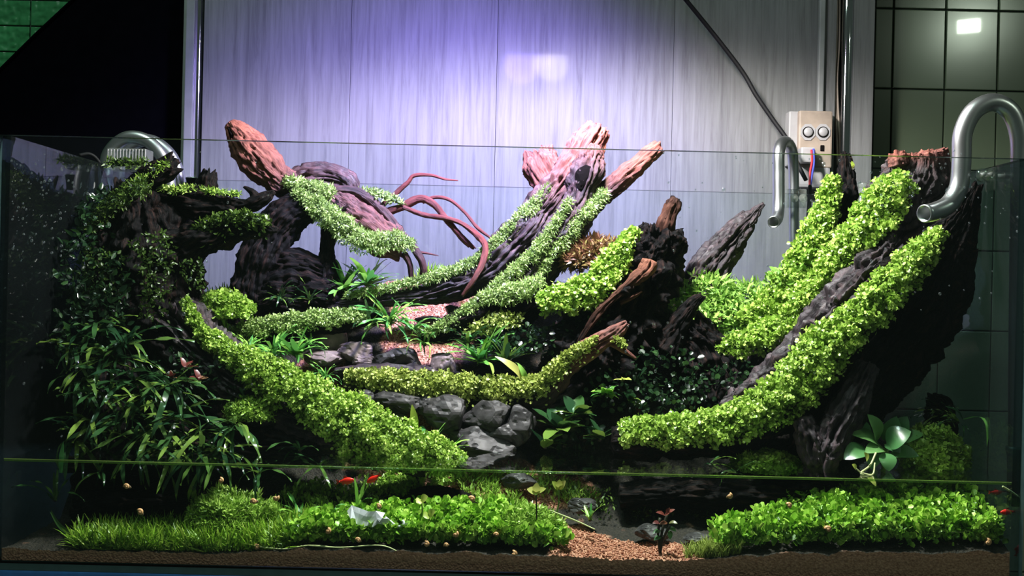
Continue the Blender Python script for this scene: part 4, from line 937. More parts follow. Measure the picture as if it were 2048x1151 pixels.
bushfn('ground_cover', [(1060, 680, .33, 60, 30, .03), (1130, 680, .33, 70, 40, .03), (1200, 640, .33, 50, 30, .03)], ROUND, .009, 180, 'sparse dark leaves over the black rock under the vivid moss', 'shade_leaf')
bushfn('dark_leaves', [(1640, 470, .36, 30, 60, .02), (1620, 540, .355, 40, 40, .02), (1570, 560, .36, 40, 30, .02)], OVAL, .013, 60, 'few darker leaves among the moss on the slim upright wood', 'fern_bright' if False else 'bush', tint=(0, .5))
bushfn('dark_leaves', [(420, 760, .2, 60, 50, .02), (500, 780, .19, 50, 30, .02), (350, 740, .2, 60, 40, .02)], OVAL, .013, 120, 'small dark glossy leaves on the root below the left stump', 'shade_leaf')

# hair grass
def grass(name, blobs, length, dens, label, mat='grass', tint=(.1, 1.), lean=.5, cat='grass'):
    pts = []
    for px, py, y, a, b in blobs:
        p = P(px, py, y); aa = a * S(y); n = int(math.pi * aa * b * 1e4 * dens); q = RNG.uniform(-1, 1, (int(n * 1.3), 2)); q = q[(q ** 2).sum(1) < 1]
        pts.append(np.stack([p.x + q[:, 0] * aa, p.y + q[:, 1] * b], -1))
    pts = np.concatenate(pts); pts = pts[(pts[:, 1] > GT + .006) & (pts[:, 1] < YB - .006) & (pts[:, 0] > XI0 + .01) & (pts[:, 0] < XI1 - .01)]
    pos = np.column_stack([pts, H(pts[:, 0], pts[:, 1])]); no = np.tile([0, 0, 1.], (len(pts), 1))
    v, f = scatter(pos, no, length * RNG.uniform(.5, 1.2, len(pts)), BLADE, 1., lean)
    v[:, 1] = np.clip(v[:, 1], GT + .0015, YB - .0015)
    return finish(name, [(v, f, np.repeat(np.clip(RNG.normal(.5, .25, len(pts)), *tint), 8))], mat, label, cat)
grass('hair_grass', [(300, 1075, .06, 150, .06), (480, 1070, .06, 130, .06), (580, 1055, .09, 90, .06), (230, 1090, .03, 80, .03)], .036, 15, 'fine green hair grass on the bottom at the left front', lean=1.0, tint=(.1, 1.))
grass('hair_grass', [(875, 545, .575, 50, .02), (700, 585, .50, 60, .03)], .03, 14, 'thin grass standing at the back beside the upper red sand', tint=(0, .5))
grass('hair_grass', [(450, 600, .56, 50, .03)], .07, 16, 'tall wispy grass against the back pane behind the left stump', tint=(0, .3), lean=.35)
grass('hair_grass', [(1440, 1100, .03, 40, .03), (1400, 1108, .02, 30, .02)], .022, 40, 'yellowish grass roots at the right end of the front sand', 'moss_yellow')
# foreground carpets
carpet('carpet_plant', [(720, 1075, .06, 120, .06), (860, 1070, .06, 150, .07), (980, 1068, .07, 120, .06), (640, 1085, .03, 70, .03), (1060, 1090, .04, 80, .035), (860, 1095, .02, 240, .015)], ROUND, .0105, 17, 'round-leaved carpet plants on the bottom at the centre front', 'carpet', h=.012, lift=1.0, spread=.9, layers=.02)
carpet('carpet_plant', [(1560, 1070, .06, 140, .06), (1720, 1060, .07, 160, .08), (1900, 1055, .08, 150, .08), (1660, 1030, .13, 140, .05), (1850, 1020, .14, 130, .06), (1500, 1095, .03, 70, .03), (1800, 1098, .025, 240, .02), (1980, 1085, .04, 60, .04)], ROUND, .0098, 17, 'round-leaved carpet plants on the bottom at the right front', 'carpet', h=.012, lift=1.0, spread=.9, layers=.024)
carpet('slope_moss', [(1040, 1030, .11, 90, .05), (1010, 1000, .15, 50, .04), (1095, 1060, .08, 45, .04), (960, 975, .19, 40, .03), (1090, 960, .22, 110, .02)], NEEDLE, .011, 28, 'bright moss on the underwater slope right of the white scrap', 'moss_round', h=.005, layers=.014, cat='moss')
carpet('moss_patch', [(420, 1010, .14, 40, .03), (470, 1030, .12, 50, .04), (520, 1050, .10, 40, .03)], NEEDLE, .011, 50, 'thick bright moss cushion under water above the hair grass', 'moss_round', h=.022, layers=.022, cat='moss')
carpet('moss_patch', [(800, 1030, .10, 60, .04), (700, 925, .2, 140, .03), (850, 925, .22, 90, .03)], OVAL, .009, 24, 'moss on the bank around the waterline at centre left', 'moss_round', h=.006, layers=.012, cat='moss')
mound('moss_mound', 455, 1032, .105, 66, 44, NEEDLE, .011, 40, 'bright moss ball under water at the left above the hair grass', 'moss_round', lift=.8)
mound('moss_mound', 1050, 1056, .085, 66, 40, NEEDLE, .011, 34, 'bright moss hump under water around the clover stalks', 'moss_round', lift=.8)
carpet('algae_film', [(1250, 945, .20, 120, .03), (1420, 950, .19, 120, .03), (1700, 955, .17, 160, .05), (1880, 955, .15, 100, .05)], OVAL, .007, 5, 'thin green growth just below the water at the right', 'moss_dark', h=.004, layers=.04, cat='algae')

# ------------------------------------------------------------------ single plants with leaf parts
def leaf_mesh(name, L=1., W=.14, bend=.8, wave=.0, n=10, pitch=0., shape='blade', fold=.12):
    """leaf along +x from the origin, arching down by bend radians"""
    V = []; x = z = 0.; ang = pitch
    for i in range(n + 1):
        t = i / n
        if shape == 'blade': w = W * (max(0., math.sin(math.pi * min(1, .10 + .90 * t))) ** .38) * (1 - .2 * t)
        elif shape == 'oval': w = W * max(0.03, math.sin(math.pi * (t ** .80)) ** .75)
        else: w = W * max(.02, t ** .7 * (1.05 - t) ** .35 * 1.5)
        w = max(w, W * .02)
        wv = wave * math.sin(t * 14) * W
        nx_, nz_ = -math.sin(ang), math.cos(ang)
        V += [(x + nx_ * (fold * w + wv), w, z + nz_ * (fold * w + wv)), (x, 0, z), (x + nx_ * (fold * w - wv), -w, z + nz_ * (fold * w - wv))]
        x += L / n * math.cos(ang); z += L / n * math.sin(ang); ang -= bend / n
    F = []
    for i in range(n):
        for j in (0, 1): F.append((i * 3 + j, i * 3 + j + 1, i * 3 + j + 4, i * 3 + j + 3))
    return mesh(name, V, F)
FERN = [leaf_mesh('leaf', 1, w, b, wv) for w, b, wv in [(.040, .9, .35), (.046, 1.5, .4), (.038, 2.0, .3), (.048, .5, .4), (.038, 1.2, .5)]]
BROADB = [leaf_mesh('leaf', 1, w, b, .08) for w, b in [(.085, .4), (.10, .8), (.08, 1.2), (.09, .1)]]
OVALS = [leaf_mesh('leaf', 1, .27, b, .05, 8, 0, 'oval', .2) for b in (.2, .6, 1.0)]
for m_, k in ((FERN, 'fern'), (BROADB, 'fern_bright'), (OVALS, 'fern_bright')): pass
def leaf_child(parent, tmpl, mat, loc, az, pitch, length, roll=0.):
    key = tmpl.name + '|' + mat
    me = LEAFCACHE.get(key)
    if me is None:
        me = tmpl.copy(); me.materials.clear(); me.materials.append(M[mat]); LEAFCACHE[key] = me
    o = bpy.data.objects.new('leaf', me); COL.objects.link(o); o.parent = parent
    o.matrix_local = Matrix.Translation(Vector(loc)) @ Matrix.Rotation(az, 4, 'Z') @ Matrix.Rotation(-pitch, 4, 'Y') @ Matrix.Rotation(roll, 4, 'X') @ Matrix.Diagonal((length, length, length, 1))
    return o
LEAFCACHE = {}
R2 = random.Random(11)
def rosette(name, px, py, y, n, lpx, label, mat='fern', tmpl=FERN, cat='fern', group=None, pitch=(.1, 1.2), az=(-math.pi, math.pi), down=False):
    base = P(px, py, y); s = S(y)
    e = empty(name, base, label, cat, group)
    link('rhizome', stone_mesh('rhizome', Vector(base), (4 * s, 4 * s, 3 * s), int(px + py), 3, 1), M['dark_stem'], e)
    for i in range(n):
        a = R2.uniform(*az)
        p = R2.uniform(*pitch)
        L = lpx * s * R2.uniform(.6, 1.15)
        # keep the tip in front of the back pane and behind the front pane
        reach = L * math.cos(p) * math.sin(a)
        if base.y + reach < GT + .008: a = -a if abs(reach) > .01 else a
        if not XI0 + .01 < base.x + L * math.cos(p) * math.cos(a) < XI1 - .01: a = math.pi - a
        leaf_child(e, R2.choice(tmpl), mat, (R2.uniform(-3, 3) * s, R2.uniform(-3, 3) * s, R2.uniform(-1, 3) * s), a, p, L, R2.uniform(-.5, .5))
    return e
# ferns at the left: (px,py,y,n,len)
LF = [(140, 690, .17), (200, 660, .18), (215, 720, .16), (255, 690, .175), (160, 770, .15), (215, 790, .14), (270, 760, .155), (300, 800, .14), (340, 770, .155), (250, 840, .13), (190, 850, .14),
      (310, 855, .125), (360, 830, .135), (410, 870, .13), (400, 910, .12), (440, 905, .115), (340, 900, .12), (270, 890, .12), (150, 880, .13), (470, 850, .14)]
LFL = ['dark fern high on the left stump near the left glass', 'fern with drooping narrow leaves below the dark shrub', 'fern clump hanging left of the stump face', 'fern clump at the foot of the stump face', 'fern clump beside the left glass, middle height',
       'fern clump in the upper row of the left bank', 'fern clump below the stump face in the left bank', 'fern clump at the centre of the left bank', 'fern clump at the right of the upper left bank', 'fern clump in the middle row of the left bank',
       'fern clump near the left glass above the water', 'fern clump in the lower middle of the left bank', 'bright tipped fern clump right of the left bank centre', 'fern clump on the lower root, right of the left bank', 'pale fern leaves drooping into the water left of the root',
       'rightmost pale fern drooping to the waterline', 'fern leaves hanging just above the water at the left', 'fern clump low on the left bank above the water', 'lowest fern clump by the left glass', 'small fern on the dark root below the olive moss ball']
for (px, py, y), lab in zip(LF, LFL):
    rosette('fern', px, py, y, 17, 120, lab, 'fern', FERN, 'fern', 'ferns on the left bank', (-.5, .9), (-math.pi * .98, -.02))
for px, py, y, n, L, lab in [(200, 945, .1, 7, 70, 'fern leaves hanging into the water at the far left'), (520, 945, .12, 9, 70, 'fern leaves spreading on the water below the left root'),
                             (640, 930, .13, 10, 75, 'fern with curved leaves at the waterline left of the fishes'), (740, 930, .14, 9, 60, 'fern tuft at the waterline above the fishes'), (600, 900, .15, 9, 80, 'fern with long upright leaves on the lower left root'),
                             (1420, 930, .14, 7, 60, 'pale fern standing in the water under the right moss strip'), (1470, 945, .12, 5, 50, 'small fern leaf pair floating right of the pale fern')]:
    rosette('fern', px, py, y, n, L, lab, 'fern', FERN, 'fern', 'ferns at the waterline', (-.2, 1.0))
CP = [(735, 572, .435, 17, 74, 'leafy green plant under the serpent-shaped driftwood', 'fern_bright', BROADB), (690, 580, .43, 14, 60, 'low leafy plant at the left of the plant under the serpent wood', 'fern_bright', BROADB),
      (780, 648, .375, 16, 85, 'narrow-leaved plant draped over the step left of the red sand', 'fern_bright', FERN), (740, 655, .375, 13, 72, 'narrow-leaved plant above the upright pale stone', 'fern', FERN), (825, 660, .375, 13, 70, 'narrow-leaved plant below the red sand', 'fern_bright', FERN),
      (960, 725, .315, 15, 85, 'broad-bladed green plant right of the pinkish stone', 'fern_bright', BROADB), (1012, 725, .31, 12, 80, 'broad-bladed plant in the hollow behind the curved branch', 'fern', BROADB), (935, 690, .34, 12, 65, 'small bladed plant behind the broad-bladed plant', 'fern', FERN),
      (545, 712, .275, 14, 72, 'bladed plant behind the bright moss strip at the left', 'fern_bright', FERN), (592, 712, .28, 13, 66, 'green plant at the left of the upper pale stones', 'fern_bright', BROADB), (500, 695, .275, 11, 55, 'small plant in front of the round moss ball', 'fern_bright', FERN),
      (650, 755, .31, 12, 45, 'small grassy plant below the flat pale stone', 'fern_bright', FERN), (855, 895, .2, 14, 65, 'wavy-leaved plant at the right end of the bright left moss strip', 'fern_bright', BROADB), (890, 910, .18, 12, 55, 'wavy-leaved plant at the edge of the water by the sand', 'fern_bright', BROADB),
      (470, 715, .25, 9, 50, 'small green fern left of the plants behind the bright moss strip', 'fern_bright', FERN), (620, 690, .335, 9, 55, 'green fern just left of the upright pale stone', 'fern_bright', FERN), (850, 690, .355, 10, 60, 'narrow fern hanging over the dark stone left of the pinkish stone', 'fern_bright', FERN), (985, 700, .33, 9, 60, 'green fern between the two broad-bladed plants', 'fern_bright', FERN),
      (560, 600, .38, 10, 55, 'dark fern in front of the black arched wood', 'fern', FERN), (620, 600, .39, 9, 50, 'dark fern at the right foot of the arched wood', 'fern', FERN),
      (1560, 590, .42, 8, 40, 'small leafy shoot at the left of the right moss bands', 'fern_bright', FERN), (1880, 830, .19, 9, 60, 'dark fern on the short stump near the right glass', 'fern', FERN), (1915, 845, .15, 8, 55, 'dark narrow-leaved fern nearest the right glass', 'fern', FERN)]
for px, py, y, n, L, lab, mt, tm in CP:
    rosette('leafy_plant', px, py, y, int(n * 2.3), L, lab, mt, tm, 'plant', 'small plants on the slope', (.1, 1.3))
# tall grass tufts under water
for px, py, y, n, L, lab in [(600, 1045, .1, 9, 75, 'tuft of long grass blades under water left of the fishes'), (715, 1025, .11, 9, 80, 'tuft of upright grass blades under the left fish'), (660, 1050, .09, 8, 60, 'short grass tuft between the two long tufts'),
                             (110, 1000, .1, 6, 90, 'dark long-leaved plant under water by the left glass'), (1180, 1040, .1, 8, 45, 'dark leafy stems under water right of the green slope')]:
    rosette('grass_tuft', px, py, y, n, L, lab, 'fern_bright' if px > 500 else 'fern', BROADB if px > 1000 else FERN, 'grass', 'grass tufts under water', (.7, 1.5))
# leafy dark plants right of the rocks
for px, py, y, n, L, lab in [(1120, 860, .225, 14, 62, 'glossy dark leafy plant right of the sloping stone'), (1150, 830, .23, 10, 48, 'leafy plant with a bright tip above the glossy dark plant'), (1200, 880, .22, 10, 45, 'dark leafy plant left of the long moss strip'),
                             (1090, 895, .21, 9, 45, 'dark leaves at the water edge by the sloping stone'), (1215, 790, .25, 14, 40, 'round-tipped leafy plant below the bare branch tip'), (1260, 800, .25, 8, 34, 'small leafy plant right of the round-tipped plant')]:
    rosette('leafy_plant', px, py, y, n, L, lab, 'fern_bright' if n == 14 and px > 1200 else 'fern', OVALS, 'plant', 'dark leafy plants at the right of the rocks', (.0, 1.2))

def leaf_between(parent, a, b, wpx, mat, up=Vector((0, -.6, .8)), sag=.12, shape='oval', name='leaf', wave=.0, curve=None):
    """one leaf from world point a to b with half width in px at that depth"""
    a = Vector(a); b = Vector(b); ax = b - a; L = ax.length; ax.normalize()
    side = ax.cross(up).normalized(); nn = side.cross(ax).normalized(); w0 = wpx * S(a.y); V = []; n = 9
    for i in range(n + 1):
        t = i / n
        w = w0 * (max(.03, math.sin(math.pi * (t ** .85)) ** .7) if shape == 'oval' else max(.05, math.sin(math.pi * min(1, .15 + .85 * t)) ** .6))
        c = a + ax * (L * t) + nn * (L * sag * math.sin(math.pi * t)) + (curve or Vector()) * math.sin(math.pi * t)
        wv = wave * w0 * math.sin(t * 13)
        V += [tuple(c + side * w + nn * (w * .18 + wv)), tuple(c), tuple(c - side * w + nn * (w * .18 - wv))]
    F = []
    for i in range(n):
        for j in (0, 1): F.append((i * 3 + j, i * 3 + j + 1, i * 3 + j + 4, i * 3 + j + 3))
    return link(name, mesh(name, V, F), M[mat], parent)

# the round-leaved plant at the right
an = empty('anubias', P(1765, 930, .135), 'round-leaved plant with glossy pale-shining leaves at the right waterline', 'plant')
hub = P(1768, 908, .135)
for (bx, by), (tx, ty), w, y1 in [((1752, 885), (1735, 828), 19, .12), ((1775, 885), (1793, 832), 18, .15), ((1758, 890), (1702, 868), 17, .115), ((1775, 893), (1822, 862), 24, .10), ((1735, 898), (1688, 918), 19, .10),
                              ((1780, 908), (1838, 912), 17, .10), ((1770, 888), (1800, 905), 15, .105), ((1765, 897), (1730, 905), 14, .10), ((1768, 905), (1778, 942), 16, .09), ((1790, 880), (1815, 832), 19, .16), ((1800, 885), (1848, 868), 15, .15),
                              ((1745, 880), (1705, 842), 14, .15), ((1750, 900), (1742, 938), 13, .10)]:
    a = P(bx, by, y1 + .015); b = P(tx, ty, y1)
    leaf_between(an, a, b, w * 1.12, 'anubias', sag=.16)
    aa = np.array([hub, (hub + a) / 2 + Vector((0, -.004, .004)), a]); link('petiole', tube_mesh('petiole', catmull(aa, 8), .0012, 6), M['stem'], an)
link('rhizome', tube_mesh('rhizome', [P(1775, 945, .14), P(1766, 925, .137), hub], .004, 8), M['stem'], an)
rn = empty('runner_plant', P(1745, 955, .06), 'pale runner with tiny leaves floating below the round-leaved plant', 'plant')
for c in ([(1752, 905, .09, 2), (1740, 930, .075, 2), (1722, 945, .06, 2.2), (1732, 952, .06, 2), (1748, 965, .055, 1.8)], [(1722, 945, .06, 1.8), (1745, 948, .06, 1.8), (1750, 925, .07, 1.5)], [(1722, 945, .06, 1.5), (1712, 936, .06, 1.3)]):
    pxtube('runner', c, M['pale_stem'], rn, n=24, k=6)
leaf_between(rn, P(1734, 922, .075), P(1728, 904, .07), 8, 'yellow_leaf'); leaf_between(rn, P(1712, 938, .06), P(1704, 928, .058), 7, 'yellow_leaf'); leaf_between(rn, P(1735, 952, .06), P(1752, 972, .05), 6, 'yellow_leaf')
# big single leaves
sl = empty('blade_plant', P(828, 880, .2), 'single upright pointed leaf in front of the rock wall', 'plant')
leaf_between(sl, P(832, 868, .2), P(824, 808, .195), 8, 'yellow_leaf', Vector((.2, -1, .1)), .05, 'oval'); link('stalk', tube_mesh('stalk', [P(830, 895, .2), P(832, 866, .2)], .0012, 6), M['stem'], sl)
sl = empty('blade_plant', P(1050, 765, .28), 'bright arching blade rising behind the curved branch', 'plant')
leaf_between(sl, P(1050, 765, .28), P(990, 712, .265), 8, 'yellow_leaf', Vector((0, -.8, .6)), .2, 'blade', wave=.15); leaf_between(sl, P(1052, 765, .28), P(1035, 725, .27), 6, 'fern_bright', Vector((0, -.8, .6)), .2, 'blade')
sl = empty('blade_plant', P(1925, 850, .14), 'one long arched leaf by the right glass', 'plant')
leaf_between(sl, P(1928, 838, .14), P(1974, 892, .088), 4.5, 'fern_bright', Vector((.3, -.6, .8)), .42, 'blade'); leaf_between(sl, P(1925, 838, .14), P(1890, 812, .14), 4, 'fern', Vector((0, -.6, .8)), .2, 'blade')
sl = empty('blade_plant', P(105, 1040, .06), 'long curved leaf lying at the bottom left corner under water', 'plant')
leaf_between(sl, P(102, 1022, .06), P(188, 1045, .05), 5, 'fern', Vector((0, -1, .2)), 0, 'blade', curve=Vector((-.006, 0, -.022))); leaf_between(sl, P(122, 945, .06), P(127, 882, .05), 5, 'fern_bright', Vector((0, -1, .1)), .05, 'blade')
# clovers
def clover(px, py, y, base, leaves, lab, mat, stem):
    e = empty('water_clover', P(*base), lab, 'plant', 'water clovers on the bottom'); t = P(px, py, y)
    link('stalk', tube_mesh('stalk', catmull(np.array([P(*base), (P(*base) + t) / 2 + Vector((.003, 0, 0)), t]), 12), .0014, 6), M[stem], e)
    for dx, dy, w in leaves: leaf_between(e, t, P(px + dx, py + dy, y - .006), w, mat, Vector((0, -.8, .6)), .08)
clover(1072, 984, .05, (1066, 1085, .05), [(-18, -6, 8), (2, -20, 8), (20, -8, 6), (-2, 6, 5)], 'dark-stalked four-leaved clover under water at the centre', 'carpet' if False else 'yellow_leaf', 'dark_stem')
clover(1118, 978, .06, (1108, 1040, .06), [(-14, -16, 7), (1, -20, 7), (13, -18, 7)], 'pale yellow clover under water right of the dark-stalked one', 'yellow_leaf', 'stem')
clover(842, 1000, .06, (840, 1040, .06), [(14, -8, 9), (-10, 4, 8)], 'flat pale leaf pair standing above the white scrap', 'yellow_leaf', 'stem')
clover(858, 1030, .05, (850, 1060, .05), [(12, -10, 9), (-12, 2, 9)], 'flat pale leaf pair right of the white scrap', 'yellow_leaf', 'stem')
# red stemmed plant on the sand
rp = empty('red_stem_plant', P(1322, 1108, .03), 'small reddish stemmed plant rooted in the front sand', 'plant')
for top in ((1320, 1035, .035), (1335, 1025, .04), (1340, 1050, .03)):
    link('stem', tube_mesh('stem', catmull(np.array([P(1320, 1106, .035), P((1320 + top[0]) / 2 - 4, (1106 + top[1]) / 2, .035), P(*top)]), 10), .0022, 6), M['dark_stem'], rp)
for bx, by, tx, ty in [(1330, 1030, 1350, 1018), (1330, 1030, 1312, 1024), (1335, 1028, 1340, 1014), (1338, 1045, 1355, 1046), (1335, 1045, 1318, 1048), (1338, 1055, 1352, 1062), (1322, 1060, 1306, 1066), (1340, 1060, 1340, 1078), (1320, 1045, 1305, 1046), (1322, 1072, 1308, 1080)]:
    leaf_between(rp, P(bx, by, .035), P(tx, ty, .028), 5, 'red_leaf' if by < 1050 else 'anubias')
# red-leaved plants on the dark root at left
for i, (px, py, lab) in enumerate([(372, 735, 'reddish shoot on the dark root under the left stump, topmost'), (400, 760, 'tall reddish shoot in the middle of the dark root'), (345, 755, 'reddish shoot at the left of the dark root'), (515, 765, 'reddish shoot beside the bright left moss strip')]):
    rosette('red_shoot', px, py, .17, 6, 22, lab, 'red_leaf', OVALS, 'plant', 'reddish shoots on the dark root', (.2, 1.4))
rosette('orange_tuft', 1438, 645, .37, 9, 22, 'small orange-brown leaf tuft under the light green bush', 'red_leaf', FERN, 'plant', None, (.2, 1.4))
rosette('orange_tuft', 1636, 622, .29, 5, 14, 'tiny orange leaf on the wide bright moss band', 'red_leaf', FERN, 'plant', None, (.2, 1.4))
rosette('pale_shoot', 1245, 760, .22, 5, 20, 'tiny pale shoot below the twig of the curved branch', 'yellow_leaf', OVALS, 'plant', None, (.2, 1.4))
rosette('yellow_leaf', 1707, 338, .39, 3, 14, 'yellow leaf near the top of the slim upright wood', 'yellow_leaf', OVALS, 'leaf', None, (.2, 1.4))
# runners on the bottom
for c, lab in [([(520, 1093, .015, 1.4), (570, 1097, .015, 1.4), (620, 1090, .015, 1.4), (690, 1096, .015, 1.2)], 'pale runner along the glass under the hair grass'),
               ([(615, 1090, .015, 1.4), (680, 1094, .015, 1.4), (760, 1090, .015, 1.4), (800, 1104, .015, 1.2)], 'pale runner along the glass under the white scrap'),
               ([(1100, 1020, .05, 1.6), (1150, 1040, .05, 1.6), (1190, 1058, .045, 1.2)], 'pale runner over the green slope'),
               ([(2005, 972, .02, 2), (2025, 984, .02, 2), (2042, 996, .018, 1.5)], 'white root hanging at the right glass below the waterline'),
               ([(1880, 1060, .03, 1.5), (1910, 1064, .03, 1.5), (1945, 1060, .03, 1.2)], 'thin pale runner over the right carpet'),
               ([(1750, 1048, .03, 1.3), (1740, 1058, .03, 1.3), (1752, 1066, .03, 1.3), (1765, 1050, .03, 1.2)], 'curled pale root over the right carpet')]:
    tag(pxtube('runner', c, M['pale_stem'], n=30, k=6), lab, 'runner')

# ------------------------------------------------------------------ fish, snails, scrap
def fish(px, py, y, Lpx, heading, tiltv, label):
    """heading: 1 = facing right, -1 = left"""
    e = empty('fish', P(px, py, y), label, 'fish', 'red fish'); L = Lpx * S(y)
    prof = [(0, .02), (.06, .08), (.18, .15), (.35, .19), (.52, .17), (.68, .11), (.80, .065), (.86, .05)]
    V = []; k = 14
    for t, r in prof:
        for j in range(k):
            a = 2 * math.pi * j / k; V.append(((.45 - t) * L, math.sin(a) * r * L * .5, math.cos(a) * r * L))
    F = [(i * k + j, i * k + (j + 1) % k, (i + 1) * k + (j + 1) % k, (i + 1) * k + j) for i in range(len(prof) - 1) for j in range(k)] + [tuple(range(k)), tuple((len(prof) - 1) * k + j for j in range(k))[::-1]]
    parts = [('body', mesh('body', V, F), 'fish')]
    def fin(name, pts, th=.012):
        n = len(pts); V = [(x * L, th * L * (1 if s else -1) * .5, z * L) for s in (0, 1) for x, z in pts]
        return (name, mesh(name, V, [tuple(range(n)), tuple(range(2 * n - 1, n - 1, -1))] + [(i, i + n, (i + 1) % n + n, (i + 1) % n) for i in range(n)], False), 'fish_fin')
    parts += [fin('tail_fin', [(-.38, .05), (-.58, .15), (-.53, 0), (-.58, -.15), (-.38, -.05)]), fin('dorsal_fin', [(.12, .17), (-.02, .29), (-.18, .24), (-.12, .13)]), fin('pelvic_fin', [(.12, -.16), (.02, -.27), (-.06, -.15)]), fin('anal_fin', [(-.1, -.14), (-.22, -.24), (-.28, -.1)])]
    fo = [link(nme, me, M[mt], e, rel=False) for nme, me, mt in parts]
    for s in (-1, 1):
        me = stone_mesh('eye', Vector((.34 * L, s * .062 * L, .035 * L)), (.025 * L, .015 * L, .025 * L), 1, 0, 1); link('eye', me, M['fish_eye'], fo[0], rel=False)
    e.rotation_euler = (0, -tiltv if heading > 0 else tiltv, 0 if heading > 0 else math.pi)
    return e
fish(693, 961, .10, 36, 1, rad(8), 'red fish facing right, left one of the pair under the waterline')
fish(746, 957, .10, 32, -1, rad(32), 'red fish tilted upwards, right one of the pair under the waterline')
fish(2014, 1023, .03, 30, -1, rad(5), 'red fish over the carpet near the right glass')
fish(1992, 984, .08, 26, 1, rad(0), 'dim red fish just under the waterline near the right glass')
fish(2036, 1098, .02, 26, 1, rad(70), 'reddish fish low in the right front corner')
# snail template: coiled shell + foot
def snail_meshes():
    V = []; F = []; k = 12; n = 44
    for i in range(n + 1):
        t = i / n; a = t * 2.6 * 2 * math.pi; g = math.exp((t - 1) * 2.2)
        c = Vector((math.cos(a) * .5 * g, math.sin(a) * .5 * g, .75 * (1 - g))); r = .52 * g
        rad_d = Vector((math.cos(a), math.sin(a), 0)); upv = Vector((0, 0, 1))
        for j in range(k):
            b = 2 * math.pi * j / k; V.append(tuple(c + rad_d * (math.cos(b) * r) + upv * (math.sin(b) * r)))
    for i in range(n):
        for j in range(k): F.append((i * k + j, i * k + (j + 1) % k, (i + 1) * k + (j + 1) % k, (i + 1) * k + j))
    F += [tuple(range(k))[::-1], tuple(n * k + j for j in range(k))]
    shell = mesh('shell', V, F); shell.materials.append(M['shell'])
    foot = stone_mesh('foot', Vector((.15, 0, -.5)), (.85, .4, .16), 3, 0, 2); foot.materials.append(M['snail_foot'])
    return shell, foot
SHELL, FOOT = snail_meshes()
def snail(px, py, r, rotv, label, y=None):
    y = y if y is not None else GT + .0062
    e = empty('snail', P(px, py, y), label, 'snail', 'small orange snails')
    for nme, me in (('shell', SHELL), ('foot', FOOT)): 
        o = bpy.data.objects.new(nme, me); COL.objects.link(o); o.parent = e
    s = r * S(y) * 1.15; e.scale = (s, s, s); e.rotation_euler = (rad(-90), rotv, 0)
    e.rotation_euler = (Matrix.Rotation(rotv, 3, 'Y') @ Matrix.Rotation(rad(90), 3, 'X')).to_euler()
for a in [(254, 972, 7, .5, 'orange snail by the hanging fern leaves at the far left'), (281, 1023, 7.5, 1.2, 'orange snail above the round leaves left of the moss cushion'), (442, 960, 6.5, 2, 'pale snail just under the waterline above the moss cushion'),
          (508, 1002, 7.5, .2, 'brownish snail on top of the leaf right of the moss cushion'), (552, 995, 7, 3, 'pale round snail left of the long grass tuft'), (514, 1093, 7, 1, 'pale snail at the soil edge under the hair grass'),
          (656, 1061, 7, 2.2, 'orange snail left of the white scrap over the carpet'), (717, 1079, 6.5, .7, 'orange snail on the carpet below the white scrap'), (853, 1087, 7, 1.7, 'orange snail low on the carpet right of the white scrap'),
          (911, 1068, 7, 2.6, 'orange snail on the carpet left of the green slope'), (893, 1089, 6, .1, 'dull snail half hidden in the carpet next to an orange one'), (758, 1012, 6.5, 1.4, 'dull orange snail right above the white scrap'),
          (944, 997, 7.5, .9, 'orange snail in front of the dark sunken root'), (1028, 1107, 8, 1.8, 'large pale snail at the soil edge left of the sand'), (993, 1068, 6, .4, 'small dull snail on the green slope foot'), (1459, 991, 6.5, 2.4, 'small orange snail in the dark water right of the centre'),
          (1578, 1010, 7, 1.1, 'orange snail on the back of the right carpet'), (1656, 1057, 8, .6, 'orange snail in the middle of the right carpet'), (1975, 1083, 8, 2.0, 'orange snail on the carpet near the right front corner')]:
    snail(*a)
# white plastic scrap
ol = [(704, 1010), (722, 1016), (737, 1022), (752, 1022), (770, 1026), (764, 1036), (775, 1036), (784, 1046), (796, 1050), (806, 1046), (812, 1052), (808, 1058), (796, 1060), (782, 1054), (768, 1044), (760, 1040), (756, 1046), (746, 1054), (730, 1054), (714, 1048), (702, 1038), (695, 1022)]
sc_ = empty('plastic_scrap', P(745, 1055, .035), 'white torn plastic scrap lying on the carpet plants under water', 'scrap')
import bmesh
bm = bmesh.new(); vs = []
for (x, yv) in ol:
    t = (x - 695) / 117; vs.append(bm.verts.new(P(x, yv, .036 + .02 * (yv < 1030) * .6 - .012 * math.sin(t * 3.1) + .006 * math.sin(t * 9))))
bm.faces.new(vs); bmesh.ops.triangulate(bm, faces=bm.faces[:]); bmesh.ops.subdivide_edges(bm, edges=bm.edges[:], cuts=2, use_grid_fill=True)
ext = bmesh.ops.solidify(bm, geom=bm.faces[:], thickness=.0012)
for v in bm.verts: v.co.y += .003 * noise.noise(v.co * 60)
me = bpy.data.meshes.new('film'); bm.to_mesh(me); bm.free(); link('film', me, M['film'], sc_)
link('curl', tube_mesh('curl', catmull(np.array([P(770, 1034, .034), P(786, 1046, .032), P(800, 1052, .03), P(808, 1046, .03), P(805, 1040, .032)]), 20), .0022, 8), M['film'], sc_)

